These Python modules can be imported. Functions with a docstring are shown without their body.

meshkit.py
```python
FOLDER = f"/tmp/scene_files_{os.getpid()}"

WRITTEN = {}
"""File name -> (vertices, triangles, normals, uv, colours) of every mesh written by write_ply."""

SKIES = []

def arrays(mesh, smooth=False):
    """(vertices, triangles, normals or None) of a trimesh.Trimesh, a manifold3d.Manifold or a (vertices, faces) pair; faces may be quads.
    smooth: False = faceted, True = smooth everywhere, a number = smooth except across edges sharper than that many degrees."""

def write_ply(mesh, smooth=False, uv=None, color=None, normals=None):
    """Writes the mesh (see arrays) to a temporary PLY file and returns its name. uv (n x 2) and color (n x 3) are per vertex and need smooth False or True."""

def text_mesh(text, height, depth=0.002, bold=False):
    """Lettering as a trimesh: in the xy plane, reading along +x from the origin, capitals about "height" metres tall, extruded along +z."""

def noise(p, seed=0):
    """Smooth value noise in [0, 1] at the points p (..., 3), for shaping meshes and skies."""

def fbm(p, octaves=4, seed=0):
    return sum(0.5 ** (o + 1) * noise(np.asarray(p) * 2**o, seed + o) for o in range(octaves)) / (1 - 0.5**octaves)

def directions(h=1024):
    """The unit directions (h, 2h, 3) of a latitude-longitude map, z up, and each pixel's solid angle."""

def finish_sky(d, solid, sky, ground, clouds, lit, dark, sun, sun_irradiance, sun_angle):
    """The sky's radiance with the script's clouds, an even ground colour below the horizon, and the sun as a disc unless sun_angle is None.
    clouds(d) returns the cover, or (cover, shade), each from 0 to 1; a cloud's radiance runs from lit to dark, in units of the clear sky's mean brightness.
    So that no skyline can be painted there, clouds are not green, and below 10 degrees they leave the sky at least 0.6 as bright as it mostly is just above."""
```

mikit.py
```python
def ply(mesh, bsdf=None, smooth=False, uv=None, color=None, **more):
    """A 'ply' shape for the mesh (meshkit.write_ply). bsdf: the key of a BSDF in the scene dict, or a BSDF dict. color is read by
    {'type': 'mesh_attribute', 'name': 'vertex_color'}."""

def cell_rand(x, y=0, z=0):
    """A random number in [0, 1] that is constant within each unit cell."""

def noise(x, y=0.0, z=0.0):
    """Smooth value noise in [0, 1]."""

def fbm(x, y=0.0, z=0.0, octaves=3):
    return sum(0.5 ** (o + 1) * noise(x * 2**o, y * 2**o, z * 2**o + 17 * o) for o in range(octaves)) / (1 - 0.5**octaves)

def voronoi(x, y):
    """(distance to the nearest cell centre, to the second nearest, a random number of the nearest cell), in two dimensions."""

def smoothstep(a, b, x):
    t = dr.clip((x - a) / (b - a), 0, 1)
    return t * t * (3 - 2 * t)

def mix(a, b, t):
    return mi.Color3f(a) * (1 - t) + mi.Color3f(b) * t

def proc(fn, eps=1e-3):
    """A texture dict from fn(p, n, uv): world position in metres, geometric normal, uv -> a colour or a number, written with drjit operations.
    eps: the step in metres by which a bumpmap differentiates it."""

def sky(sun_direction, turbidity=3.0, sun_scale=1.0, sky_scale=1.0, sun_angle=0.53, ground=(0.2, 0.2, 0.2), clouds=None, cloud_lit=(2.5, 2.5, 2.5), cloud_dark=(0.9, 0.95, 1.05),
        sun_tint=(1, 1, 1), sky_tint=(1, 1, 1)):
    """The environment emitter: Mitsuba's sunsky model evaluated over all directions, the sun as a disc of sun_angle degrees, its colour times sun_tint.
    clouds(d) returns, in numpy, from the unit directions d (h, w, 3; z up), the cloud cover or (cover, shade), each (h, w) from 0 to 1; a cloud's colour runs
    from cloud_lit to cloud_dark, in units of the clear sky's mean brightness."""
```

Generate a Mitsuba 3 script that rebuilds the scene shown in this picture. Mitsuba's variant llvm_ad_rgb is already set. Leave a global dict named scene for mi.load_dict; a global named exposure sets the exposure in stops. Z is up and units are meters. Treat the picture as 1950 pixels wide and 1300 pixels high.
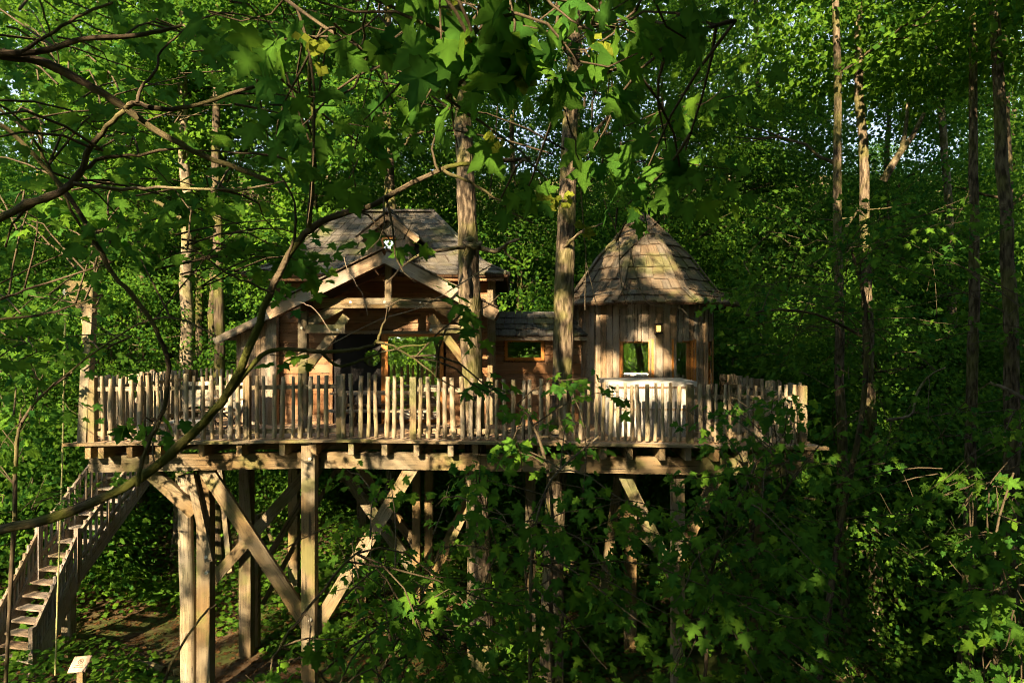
# A timber treehouse (gabled cabin, low link, round turret) on a stilted deck in a dappled maple wood.
import math
import numpy as np
import drjit as dr
import mitsuba as mi
import mikit, meshkit
from mikit import proc, noise, fbm, cell_rand, smoothstep, mix

T = mi.ScalarTransform4f
scene, labels = {}, {}
FPX, EYE = 1300.0, 7.0                      # focal length in the 1950 px frame, eye height

# ------------------------------------------------------------------ camera, sky, exposure
scene['camera'] = {'type': 'perspective', 'fov': 73.74, 'fov_axis': 'x', 'near_clip': 0.05, 'far_clip': 500.0,
                   'to_world': T().look_at(origin=[0, 0, EYE], target=[0, 1, EYE], up=[0, 0, 1])}
SUN_EL, SUN_AZ = math.radians(25), math.radians(20)       # sun behind the viewer, to the left
SUN = np.array([-math.sin(SUN_AZ) * math.cos(SUN_EL), -math.cos(SUN_AZ) * math.cos(SUN_EL), math.sin(SUN_EL)])
scene['daylight'] = mikit.sky(SUN.tolist(), turbidity=3, sun_tint=(1.0, 1.0, 0.98), sun_scale=1.3, sky_scale=1.0, clouds=lambda d: 0.5 + 0.0 * d[..., 0], cloud_lit=(1.25, 1.25, 1.25))
exposure = 3.6

# ------------------------------------------------------------------ helpers
rng = np.random.default_rng(7)


def P(u, v, d):
    """A point d metres in front of the viewer, seen at photo pixel (u, v)."""
    return np.array([(u - 975) / FPX * d, d, EYE - (v - 650) / FPX * d])


COUNT = {}


def fresh(key):
    if key not in COUNT and key not in scene and key not in labels:
        COUNT[key] = 0
        return key
    COUNT.setdefault(key, 0)
    COUNT[key] += 1
    return f'{key}_{COUNT[key]:03d}'


def thing(name, label, cat=None, group=None, kind=None):
    key = fresh(name)
    labels[key] = {'label': label}
    if cat: labels[key]['category'] = cat
    if group: labels[key]['group'] = group
    if kind: labels[key]['kind'] = kind
    return key


def put(key, mesh, bsdf, smooth=False, color=None):
    """Makes KEY itself one mesh."""
    scene[key] = shape(mesh, bsdf, smooth, color)
    return key


def shape(mesh, bsdf, smooth=False, color=None):
    v, f, uv = mesh if len(mesh) == 3 else (*mesh, None)
    return mikit.ply((v, f), bsdf, smooth=smooth, uv=uv, color=color)


def part(parent, name, mesh, bsdf=None, label=None, kind=None, smooth=False, color=None):
    key = fresh(f'{parent}__{name}')
    scene[key] = mesh if isinstance(mesh, dict) else shape(mesh, bsdf, smooth, color)
    if label or kind:
        labels[key] = {k: x for k, x in (('label', label), ('kind', kind)) if x}
    return key


def cat(ms):
    vs, fs, us, n = [], [], [], 0
    for m in ms:
        vs.append(m[0]); fs.append(np.asarray(m[1]) + n); us.append(m[2] if len(m) > 2 else np.zeros((len(m[0]), 2)))
        n += len(m[0])
    return np.vstack(vs), np.vstack(fs), np.vstack(us)


_BID = [0]


def bid():
    _BID[0] += 1
    return _BID[0]


BOXF = [((1, 2), 0, -1), ((1, 2), 0, 1), ((0, 2), 1, -1), ((0, 2), 1, 1), ((0, 1), 2, -1), ((0, 1), 2, 1)]


def box(c, ax, ay, az, size, warp=0.0, taper=1.0):
    """A board: centre c, unit axes, size; ax is the grain. uv = (along + 40*id, across): the id gives each board its own tone."""
    c, A = np.asarray(c, float), np.array([ax, ay, az], float)
    h = np.asarray(size, float) / 2
    k = bid()
    V, F, U = [], [], []
    for (a, b), n, s in BOXF:
        q = np.zeros((4, 3))
        q[:, n] = s * h[n]
        sg = np.array([[-1, -1], [1, -1], [1, 1], [-1, 1]], float)
        if (s > 0) == (n == 1): sg = sg[::-1]
        q[:, a], q[:, b] = sg[:, 0] * h[a], sg[:, 1] * h[b]
        if taper != 1.0:
            q[:, 1] *= np.where(q[:, 0] > 0, taper, 1.0)
        U.append(np.stack([np.clip(q[:, 0], -9, 9) + 40 * k, q[:, 1] + q[:, 2] * 0.83 + n * 3.1 + (k % 7)], 1))
        F.append(np.array([[0, 1, 2], [0, 2, 3]]) + len(V) * 4)
        V.append(q)
    V = np.vstack(V)
    if warp:
        V = V + np.random.default_rng(k).normal(0, warp, 3) * (V[:, :1] / max(h[0], 1e-6))
    return V @ A + c, np.vstack(F), np.vstack(U)


def unit(a):
    a = np.asarray(a, float)
    return a / (np.linalg.norm(a) + 1e-12)


def bar(p0, p1, w, h, up=(0, 0, 1), warp=0.0):
    """A squared timber from p0 to p1: w across, h along up."""
    p0, p1 = np.asarray(p0, float), np.asarray(p1, float)
    x = unit(p1 - p0)
    z = unit(np.asarray(up, float) - x * np.dot(up, x)) if abs(np.dot(unit(up), x)) < 0.99 else unit(np.cross(x, [0.0, 1, 0.01]))
    y = np.cross(z, x)
    return box((p0 + p1) / 2, x, y, z, (np.linalg.norm(p1 - p0), w, h), warp)


def post(x, y, z0, z1, w, d=None):
    return box((x, y, (z0 + z1) / 2), (0, 0, 1), (1, 0, 0), (0, 1, 0), (z1 - z0, w, d or w))


def tube(pts, radii, sides=6, seed=0, rough=0.0, cap=True):
    """A limb: polyline with radii; uv = (along, round)."""
    p = np.asarray(pts, float)
    n = len(p)
    r = np.broadcast_to(np.asarray(radii, float), (n,))
    t = np.gradient(p, axis=0)
    t /= np.linalg.norm(t, axis=1, keepdims=True) + 1e-12
    ref = np.array([0.31, 0.17, 0.93]) if abs(t[:, 2]).mean() < 0.8 else np.array([0.93, 0.31, 0.05])
    a = np.cross(t, ref); a /= np.linalg.norm(a, axis=1, keepdims=True) + 1e-12
    b = np.cross(t, a)
    ang = np.arange(sides) * 2 * np.pi / sides
    rr = np.repeat(r[:, None], sides, 1)
    if rough:
        g = np.random.default_rng(seed + 11)
        rr = rr * (1 + rough * g.normal(0, 1, rr.shape))
    v = p[:, None] + rr[..., None] * (np.cos(ang)[None, :, None] * a[:, None] + np.sin(ang)[None, :, None] * b[:, None])
    i, j = np.meshgrid(np.arange(n - 1), np.arange(sides), indexing='ij')
    q = np.stack([i * sides + j, i * sides + (j + 1) % sides, (i + 1) * sides + (j + 1) % sides, (i + 1) * sides + j], -1).reshape(-1, 4)
    f = np.vstack([q[:, [0, 1, 2]], q[:, [0, 2, 3]]])
    s = np.concatenate([[0], np.cumsum(np.linalg.norm(np.diff(p, axis=0), axis=1))])
    uv = np.stack([np.repeat(s[:, None], sides, 1), np.repeat((ang / (2 * np.pi))[None] * 6.28, n, 0) * np.maximum(r[:, None], 0.01)], -1).reshape(-1, 2)
    v = v.reshape(-1, 3)
    if cap:
        for base, pt, fl in ((0, p[0], False), ((n - 1) * sides, p[-1], True)):
            m = len(v)
            v = np.vstack([v, pt]); uv = np.vstack([uv, [[0, 0]]])
            k = np.arange(sides)
            g = np.stack([base + k, base + (k + 1) % sides, np.full(sides, m)], 1)
            f = np.vstack([f, g if fl else g[:, ::-1]])
    return v, f, uv


def smooth_line(pts, n=24, jit=0.0, seed=0):
    """Catmull-Rom through the points."""
    p = np.asarray(pts, float)
    p = np.vstack([2 * p[0] - p[1], p, 2 * p[-1] - p[-2]])
    m = len(p) - 3
    out = []
    for s in np.linspace(0, m - 1e-6, n):
        i, t = int(s), s - int(s)
        a, b, c, d = p[i:i + 4]
        out.append(0.5 * (2 * b + (c - a) * t + (2 * a - 5 * b + 4 * c - d) * t * t + (3 * b - a - 3 * c + d) * t ** 3))
    out = np.array(out)
    if jit:
        out[1:-1] += np.random.default_rng(seed).normal(0, jit, (n - 2, out.shape[1]))
    return out


# ------------------------------------------------------------------ materials
def C3(x):
    return mi.Color3f(*[float(c) for c in x])


def wood(lo, hi, grey=(0.3, 0.29, 0.27), age=0.3, moss=0.0, fine=70.0, edge=0.5):
    def fn(p, n, uv):
        k = dr.floor(uv.x / 40 + 0.5)
        a = uv.x - 40 * k
        tone = cell_rand(k, 3)
        wob = noise(a * 1.7, uv.y * 5, k) * 0.035
        g = noise(a * 1.3, (uv.y + wob) * fine, k * 1.7)
        g2 = noise(a * 5.0, (uv.y + wob) * fine * 2.7, k * 2.3)
        knot = smoothstep(0.80, 0.93, noise(a * 4.0, uv.y * 9.0, k * 5.1))
        c = mix(C3(lo), C3(hi), dr.clip(0.15 + 0.55 * tone + 0.5 * (g - 0.5) + 0.25 * (g2 - 0.5), 0, 1))
        w = smoothstep(0.35, 0.75, fbm(p.x * 1.6 + k * 0.7, p.y * 1.6, p.z * 1.1)) * age * 1.4 + (cell_rand(k, 9) - 0.4) * age
        c = mix(c, C3(grey) * (0.75 + 0.5 * g), dr.clip(w, 0, 0.9))
        crack = smoothstep(0.78, 0.86, noise(a * 0.9, (uv.y + wob * 0.6) * fine * 0.45, k * 3.1 + 5)) * smoothstep(0.35, 0.6, noise(a * 0.8, k * 2.2, 7.0))
        c = c * (1 - 0.55 * knot) * (1 - edge * smoothstep(0.62, 0.8, g2)) * (1 - 0.7 * crack)
        if moss:
            m = smoothstep(0.52, 0.72, fbm(p.x * 2.3, p.y * 2.3, p.z * 2.3 + 9)) * moss
            c = mix(c, C3((0.10, 0.115, 0.03)), m)
        return c
    return fn


def diffuse_like(tex, rough=0.75, spec=0.25):
    return {'type': 'twosided', 'b': {'type': 'principled', 'base_color': tex, 'roughness': rough, 'specular': spec}}


def bark(lo, hi, moss=0.0, sx=3.0, sy=38.0, mcol=(0.13, 0.14, 0.03)):
    def fn(p, n, uv):
        w = noise(uv.x * 4, uv.y * 9) * 0.05
        g = fbm(uv.x * sx, (uv.y + w) * sy, 3.0)
        h = fbm(p.x * 5, p.y * 5, p.z * 3)
        c = mix(C3(lo), C3(hi), dr.clip((g - 0.3) * 2.0, 0, 1)) * (0.65 + 0.7 * h)
        if moss:
            m = smoothstep(0.42, 0.66, fbm(p.x * 3.1, p.y * 3.1, p.z * 2.2 + 4)) * moss
            c = mix(c, C3(mcol) * (0.6 + 0.8 * g), m)
        return c
    return fn


def add_bsdf(key, d):
    scene[key] = d


def bumped(tex_fn, inner, scale, eps=0.004):
    return {'type': 'twosided', 'b': {'type': 'bumpmap', 'arbitrary': proc(tex_fn, eps), 'scale': scale, 'b': inner}}


def pr(tex, rough=0.8, spec=0.2):
    return {'type': 'principled', 'base_color': tex, 'roughness': rough, 'specular': spec}


add_bsdf('m_frame_timber', diffuse_like(proc(wood((0.105, 0.068, 0.03), (0.27, 0.185, 0.085), (0.19, 0.165, 0.12), 0.55, moss=0.6))))
add_bsdf('m_stake', diffuse_like(proc(wood((0.20, 0.15, 0.09), (0.43, 0.345, 0.22), (0.29, 0.26, 0.21), 0.5, moss=0.3, fine=45))))
add_bsdf('m_clapboard', diffuse_like(proc(wood((0.15, 0.065, 0.025), (0.36, 0.185, 0.08), (0.26, 0.19, 0.13), 0.32))))
add_bsdf('m_plank_grey', diffuse_like(proc(wood((0.16, 0.105, 0.06), (0.35, 0.25, 0.155), (0.27, 0.245, 0.21), 0.6, moss=0.15))))
add_bsdf('m_orange_wood', diffuse_like(proc(wood((0.40, 0.14, 0.02), (0.62, 0.26, 0.05), (0.4, 0.2, 0.08), 0.1)), 0.45, 0.4))
add_bsdf('m_shingle_grey', diffuse_like(proc(wood((0.055, 0.052, 0.05), (0.17, 0.16, 0.15), (0.10, 0.088, 0.065), 0.5, moss=0.5, fine=90, edge=0.6))))
add_bsdf('m_shingle_brown', diffuse_like(proc(wood((0.075, 0.052, 0.034), (0.20, 0.15, 0.10), (0.12, 0.11, 0.095), 0.45, moss=0.5, fine=90, edge=0.55))))
add_bsdf('m_decking', diffuse_like(proc(wood((0.20, 0.115, 0.06), (0.38, 0.25, 0.14), (0.30, 0.26, 0.22), 0.5))))
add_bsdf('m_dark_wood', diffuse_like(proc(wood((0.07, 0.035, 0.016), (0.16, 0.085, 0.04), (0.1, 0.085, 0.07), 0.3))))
add_bsdf('m_stair_wood', diffuse_like(proc(wood((0.13, 0.09, 0.06), (0.29, 0.22, 0.16), (0.25, 0.23, 0.21), 0.6, moss=0.2))))


def white_paint(p, n, uv):
    k = dr.floor(uv.x / 40 + 0.5)
    g = noise(uv.x * 1.5, uv.y * 40, k)
    s = smoothstep(0.5, 0.8, fbm(p.x * 2, p.y * 2, p.z * 1.2 + 3))
    return mix(C3((0.38, 0.375, 0.355)), C3((0.23, 0.225, 0.20)), dr.clip(0.25 * g + 0.5 * s, 0, 1))


add_bsdf('m_white_panel', diffuse_like(proc(white_paint), 0.5, 0.35))
add_bsdf('m_canvas', {'type': 'twosided', 'b': pr({'type': 'rgb', 'value': [0.62, 0.54, 0.40]}, 0.9, 0.1)})
add_bsdf('m_black_metal', {'type': 'twosided', 'b': pr({'type': 'rgb', 'value': [0.02, 0.02, 0.022]}, 0.4, 0.5)})
add_bsdf('m_dark_door', {'type': 'twosided', 'b': pr({'type': 'rgb', 'value': [0.012, 0.011, 0.012]}, 0.55, 0.2)})
add_bsdf('m_steel', {'type': 'twosided', 'b': pr({'type': 'rgb', 'value': [0.55, 0.56, 0.5]}, 0.35, 0.5)})
add_bsdf('m_rope', {'type': 'twosided', 'b': pr({'type': 'rgb', 'value': [0.50, 0.48, 0.22]}, 0.9, 0.1)})
add_bsdf('m_glass', {'type': 'thindielectric', 'int_ior': 6.0})
add_bsdf('m_lamp_glow', {'type': 'twosided', 'b': pr({'type': 'rgb', 'value': [0.9, 0.75, 0.45]}, 0.5, 0.3)})
add_bsdf('m_sign_face', {'type': 'twosided', 'b': pr({'type': 'rgb', 'value': [0.50, 0.36, 0.27]}, 0.7, 0.2)})
add_bsdf('m_ink', {'type': 'twosided', 'b': pr({'type': 'rgb', 'value': [0.03, 0.025, 0.02]}, 0.8, 0.1)})

bk = bark((0.045, 0.034, 0.024), (0.21, 0.165, 0.118), 0.45, sx=7, sy=27)
bh = lambda p, n, uv: fbm(uv.x * 7.0, (uv.y + noise(uv.x * 4, uv.y * 9) * 0.05) * 27.0, 3.0)  # noqa: E731
add_bsdf('m_bark', bumped(bh, pr(proc(bk), 0.9, 0.1), 0.03))
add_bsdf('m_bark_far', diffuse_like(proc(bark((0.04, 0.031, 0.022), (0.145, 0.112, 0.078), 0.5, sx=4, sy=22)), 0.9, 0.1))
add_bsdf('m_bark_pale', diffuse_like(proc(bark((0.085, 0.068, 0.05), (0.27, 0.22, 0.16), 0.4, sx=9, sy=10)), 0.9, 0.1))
add_bsdf('m_limb', diffuse_like(proc(bark((0.035, 0.028, 0.02), (0.125, 0.095, 0.065), 0.3, sx=5, sy=30)), 0.9, 0.1))
add_bsdf('m_mossy', bumped(lambda p, n, uv: fbm(p.x * 45, p.y * 45, p.z * 45), pr(proc(bark((0.04, 0.032, 0.022), (0.14, 0.11, 0.075), 0.9, sx=5, sy=30, mcol=(0.075, 0.085, 0.018))), 0.95, 0.05), 0.012))
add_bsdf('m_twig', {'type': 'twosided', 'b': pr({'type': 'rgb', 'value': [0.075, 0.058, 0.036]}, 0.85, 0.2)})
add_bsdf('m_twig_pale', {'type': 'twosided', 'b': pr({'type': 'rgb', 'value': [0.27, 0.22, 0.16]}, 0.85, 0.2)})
add_bsdf('m_leaf', {'type': 'principledthin', 'base_color': {'type': 'mesh_attribute', 'name': 'vertex_color'}, 'roughness': 0.5, 'diff_trans': 1.15, 'eta': 1.4})


def soil(p, n, uv):
    a = fbm(p.x * 0.55, p.y * 0.55, 1.0, octaves=4)
    b = fbm(p.x * 7, p.y * 7, 5.0)
    l = cell_rand(p.x * 16 + noise(p.x * 9, p.y * 9) * 2, p.y * 16)
    c = mix(C3((0.055, 0.036, 0.021)), C3((0.17, 0.115, 0.07)), dr.clip(0.3 + (b - 0.5) * 1.2 + 0.3 * (l - 0.5), 0, 1))
    g = smoothstep(0.46, 0.66, a + 0.25 * (b - 0.5))
    return mix(c, C3((0.045, 0.075, 0.016)) * (0.6 + 0.8 * b), 0.8 * g)


add_bsdf('m_soil', diffuse_like(proc(soil), 0.95, 0.1))

# ------------------------------------------------------------------ ground


def ground_z(x, y):
    x, y = np.asarray(x, float), np.asarray(y, float)
    r = np.clip(y - 19, 0, None)
    z = 0.20 * r + 0.004 * r * r
    z = np.where(y > 55, 0.2 * 36 + .004 * 36 * 36 + (y - 55) * 0.3, z)
    z = z + np.clip(-(x + 9), 0, 30) * 0.05 + np.clip(x - 6, 0, 30) * 0.03
    q = np.stack([x * 0.35, y * 0.35, x * 0], -1)
    return z + 0.35 * (meshkit.fbm(q, 3, 5) - 0.5) - np.clip(-y - 5, 0, 60) * 0.04


gx = np.concatenate([np.linspace(-160, -26, 14), np.linspace(-25, 25, 126), np.linspace(26, 160, 14)])
gy = np.concatenate([np.linspace(-120, -12, 12), np.linspace(-10, 45, 138), np.linspace(47, 180, 14)])
GX, GY = np.meshgrid(gx, gy)
gv = np.stack([GX, GY, ground_z(GX, GY)], -1).reshape(-1, 3)
ii, jj = np.meshgrid(np.arange(len(gy) - 1), np.arange(len(gx) - 1), indexing='ij')
a0 = (ii * len(gx) + jj).ravel()
gf = np.vstack([np.stack([a0, a0 + 1, a0 + len(gx) + 1], 1), np.stack([a0, a0 + len(gx) + 1, a0 + len(gx)], 1)])
thing('ground', 'leaf strewn brown woodland floor sloping up behind the treehouse', 'ground', kind='structure')
put('ground', (gv, gf), 'm_soil', smooth=True)

# ------------------------------------------------------------------ leaves
LEAF_HI = [(0, 0), (0.13, -0.09), (0.27, -0.05), (0.40, -0.07), (0.37, 0.08), (0.28, 0.15), (0.42, 0.22), (0.52, 0.30), (0.66, 0.42), (0.49, 0.46), (0.40, 0.53), (0.22, 0.45),
           (0.21, 0.60), (0.27, 0.70), (0.14, 0.76), (0.0, 1.0)]
LEAF_MID = [(0, 0), (0.45, -0.04), (0.27, 0.2), (0.62, 0.44), (0.23, 0.47), (0.25, 0.7), (0, 1)]


def leaf_template(kind):
    """(n x 3 unit leaf: x across, y to the tip, z up; faces)"""
    if kind == 'far':
        v = np.array([[0, 0, 0], [0.47, 0.42, -0.10], [0, 1, -0.12], [-0.47, 0.42, -0.10]])
        return v, np.array([[0, 1, 2], [0, 2, 3]])
    o = LEAF_HI if kind == 'hi' else LEAF_MID
    R = np.array(o, float)
    L = R[1:-1][::-1] * [-1, 1]
    ring = np.vstack([R, L])
    c = np.array([[0, 0.32]])
    xy = np.vstack([ring, c])
    z = -0.28 * xy[:, 0] ** 2 - 0.16 * xy[:, 1] ** 2 + (0.06 * np.sin(xy[:, 1] * 9 + xy[:, 0] * 7) * np.abs(xy[:, 0]) if kind == 'hi' else 0)
    z[-1] += -0.03
    n = len(ring)
    k = np.arange(n)
    return np.column_stack([xy, z]), np.stack([k, (k + 1) % n, np.full(n, n)], 1)


TEMPL = {k: leaf_template(k) for k in ('far', 'mid', 'hi')}


def leaves(pos, nor, tip, size, col, kind='far'):
    """(mesh, colours) of many leaves."""
    tv, tf = TEMPL[kind]
    tip = tip / (np.linalg.norm(tip, axis=1, keepdims=True) + 1e-9)
    side = np.cross(tip, nor); side /= np.linalg.norm(side, axis=1, keepdims=True) + 1e-9
    nn = np.cross(side, tip)
    s = size[:, None, None]
    v = pos[:, None] + s * (tv[None, :, :1] * side[:, None] + tv[None, :, 1:2] * tip[:, None] + tv[None, :, 2:3] * nn[:, None])
    f = tf[None] + (np.arange(len(pos)) * len(tv))[:, None, None]
    return (v.reshape(-1, 3), f.reshape(-1, 3)), np.repeat(col, len(tv), 0)


def leaf_colors(n, g, warm=0.3, dark=1.0):
    """Base colours from deep to yellow green."""
    t = np.clip(g.normal(0.35 + 0.3 * warm, 0.25, n), 0, 1)[:, None]
    c = (1 - t) * np.array([0.036, 0.130, 0.026]) + t * np.array([0.155, 0.300, 0.026])
    return c * (0.85 + 0.3 * g.random((n, 1))) * dark


def sprays(cen, out, rad, per, g, tilt=0.25, flat=0.12, leaf=0.13, droop=0.5, kind='far', warm=0.3, wild=0.45):
    """Flat layers of leaves round each centre: the leafy twigs of a broadleaf tree. out: the way each spray points."""
    n = len(cen)
    up = np.tile([0.0, 0, 1], (n, 1)) + tilt * out + g.normal(0, 0.22, (n, 3))
    up /= np.linalg.norm(up, axis=1, keepdims=True)
    a = out - up * (out * up).sum(1, keepdims=True)
    a /= np.linalg.norm(a, axis=1, keepdims=True) + 1e-9
    b = np.cross(up, a)
    idx = np.repeat(np.arange(n), per)
    m = len(idx)
    r = np.sqrt(g.random(m)) * np.broadcast_to(rad, (n,))[idx]
    th = g.random(m) * 2 * np.pi
    x, y = r * np.cos(th) * 1.25, r * np.sin(th) * 0.8
    z = g.normal(0, flat, m) - 0.18 * (r ** 2) / np.broadcast_to(rad, (n,))[idx]
    pos = cen[idx] + x[:, None] * a[idx] + y[:, None] * b[idx] + z[:, None] * up[idx]
    tip = (np.cos(th)[:, None] * a[idx] + np.sin(th)[:, None] * b[idx]) * 0.8 + a[idx] * 0.5 + g.normal(0, 0.3, (m, 3)) - np.array([0, 0, droop])
    nor = up[idx] + g.normal(0, wild, (m, 3))
    size = leaf * (0.65 + 0.6 * g.random(m))
    return pos, nor, tip, size, leaf_colors(m, g, warm)


# ---- gaps of the canopy: where the photograph shows sunlit patches, the shading crowns have holes
LIT = []


def lit(u, v, d, r):
    LIT.append((*P(u, v, d), r))


SX = unit(np.cross([0, 0, 1.0], SUN))
SY = np.cross(SUN, SX)


def shade_keep(pos, soft=0.25, seed=1):
    """True for leaves that stay: those on a sunbeam towards a sunlit patch are gone."""
    L = np.array(LIT)
    g = np.random.default_rng(seed)
    a = np.stack([pos @ SX, pos @ SY], 1)
    la = np.stack([L[:, :3] @ SX, L[:, :3] @ SY], 1)
    ls = L[:, :3] @ SUN
    keep = np.ones(len(pos), bool)
    ps = pos @ SUN
    wob = (meshkit.fbm(np.column_stack([a * 1.6, a[:, :1] * 0]), 3, 3) - 0.5) * 1.2
    for k in range(len(L)):
        d = np.hypot(*(a - la[k]).T) * (1 + 1.3 * wob)
        keep &= ~((d < 1.0 * L[k, 3] * (1 + g.normal(0, soft, len(pos)) * 0.5)) & (ps > ls[k] + 0.6))
    return keep

# sunlit patches: (photo u, v, distance, radius in metres)
for a in [(530, 690, 14.6, .35), (530, 770, 14.6, .4), (600, 730, 15, .5), (560, 800, 14, .4), (700, 800, 12.6, .45), (760, 790, 12.6, .5), (830, 770, 12.6, .45), (900, 790, 12.6, .5),
          (620, 545, 13.2, .35), (690, 510, 13.2, .35), (895, 560, 13, .45), (900, 710, 13, .3), (1070, 680, 13.2, .3), (1062, 770, 13.2, .35),
          (1110, 650, 14.6, .35), (1150, 690, 14.5, .4), (1255, 690, 14.5, .35), (1225, 640, 14.5, .25), (1270, 510, 14.6, .45), (1310, 550, 14.4, .35), (1250, 480, 15, .3), (1120, 560, 14.5, .3), (1200, 780, 13, .35),
          (1240, 735, 13.2, .4), (1290, 760, 13.2, .35), (630, 455, 16, .35), (850, 497, 15, .5), (915, 508, 14.7, .3), (930, 560, 15, .35), 
          (680, 870, 12.6, .35), (760, 865, 12.6, .4), (590, 1070, 12.7, .4), (320, 930, 12.8, .4),
          (385, 1180, 13, .4), (370, 1270, 13, .4), (470, 1120, 15.2, .4), (690, 1040, 12.8, .5), (770, 930, 12.8, .35), (640, 1140, 12.8, .35), 
          (170, 620, 12.2, .4), (150, 800, 12.1, .35), (140, 540, 12.2, .35), (300, 780, 14.5, .7), (400, 780, 14, .5), (240, 830, 12.3, .3), (220, 970, 16, .6), (130, 1060, 15, .5), (60, 1150, 14, .4), (120, 990, 16, .4),
          (155, 1280, 12.9, .35), (400, 1180, 16, .5), (290, 1160, 18, .5), (470, 1080, 21, .9), (640, 1060, 21, 1.0), (700, 960, 22, .9), (560, 1000, 20, .5), (890, 960, 13, .3), (905, 1080, 13, .35), (1060, 950, 13, .3),
          (1240, 960, 13, .35), (1290, 1040, 13, .35), (1060, 1190, 9, .3), (700, 1180, 9, .4), (1400, 880, 12, .3), (350, 300, 21, 1.2), (1610, 520, 18, .8), (1612, 400, 18, .6),
          (1925, 830, 17, .4), (1785, 520, 26, .6), (1850, 960, 9, .45), (1830, 1040, 8.5, .4), (1900, 1100, 7, .45), (1870, 1250, 7, .5), (1930, 1180, 7, .3), (1720, 900, 10, .25), (1690, 720, 15, .5), (1560, 760, 12, .3),
          (1500, 430, 14, .5), (1800, 430, 12, .5), (1700, 400, 13, .4), (820, 740, 7, .2), (960, 780, 7, .25), (260, 450, 6, .5), (150, 400, 6, .5), (450, 330, 7, .4), (60, 700, 9, .5), (900, 400, 13, .4), (560, 920, 12.7, .3),
          (350, 870, 12.4, .35), (520, 300, 8, .4), (80, 880, 10, .4), (730, 60, 2.8, .22), (860, 110, 2.6, .22), (980, 60, 2.8, .2), (1120, 70, 2.9, .25), (1180, 180, 3, .25), (1060, 330, 3.8, .25), (1200, 300, 4, .25), (640, 120, 3.2, .25), (700, 240, 4.5, .3), (950, 200, 5, .35), (1250, 120, 5, .35),
          (820, 60, 6, .35), (1100, 160, 6, .35), (1300, 250, 6, .3), (120, 60, 6, .4), (300, 120, 7, .5), (420, 220, 7, .45), (90, 250, 6.5, .45), (200, 180, 7, .4), (380, 40, 7, .45), (560, 120, 5, .3), (500, 430, 7, .35), (330, 500, 8, .4), (100, 620, 8, .4)]:
    lit(*a)
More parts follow.
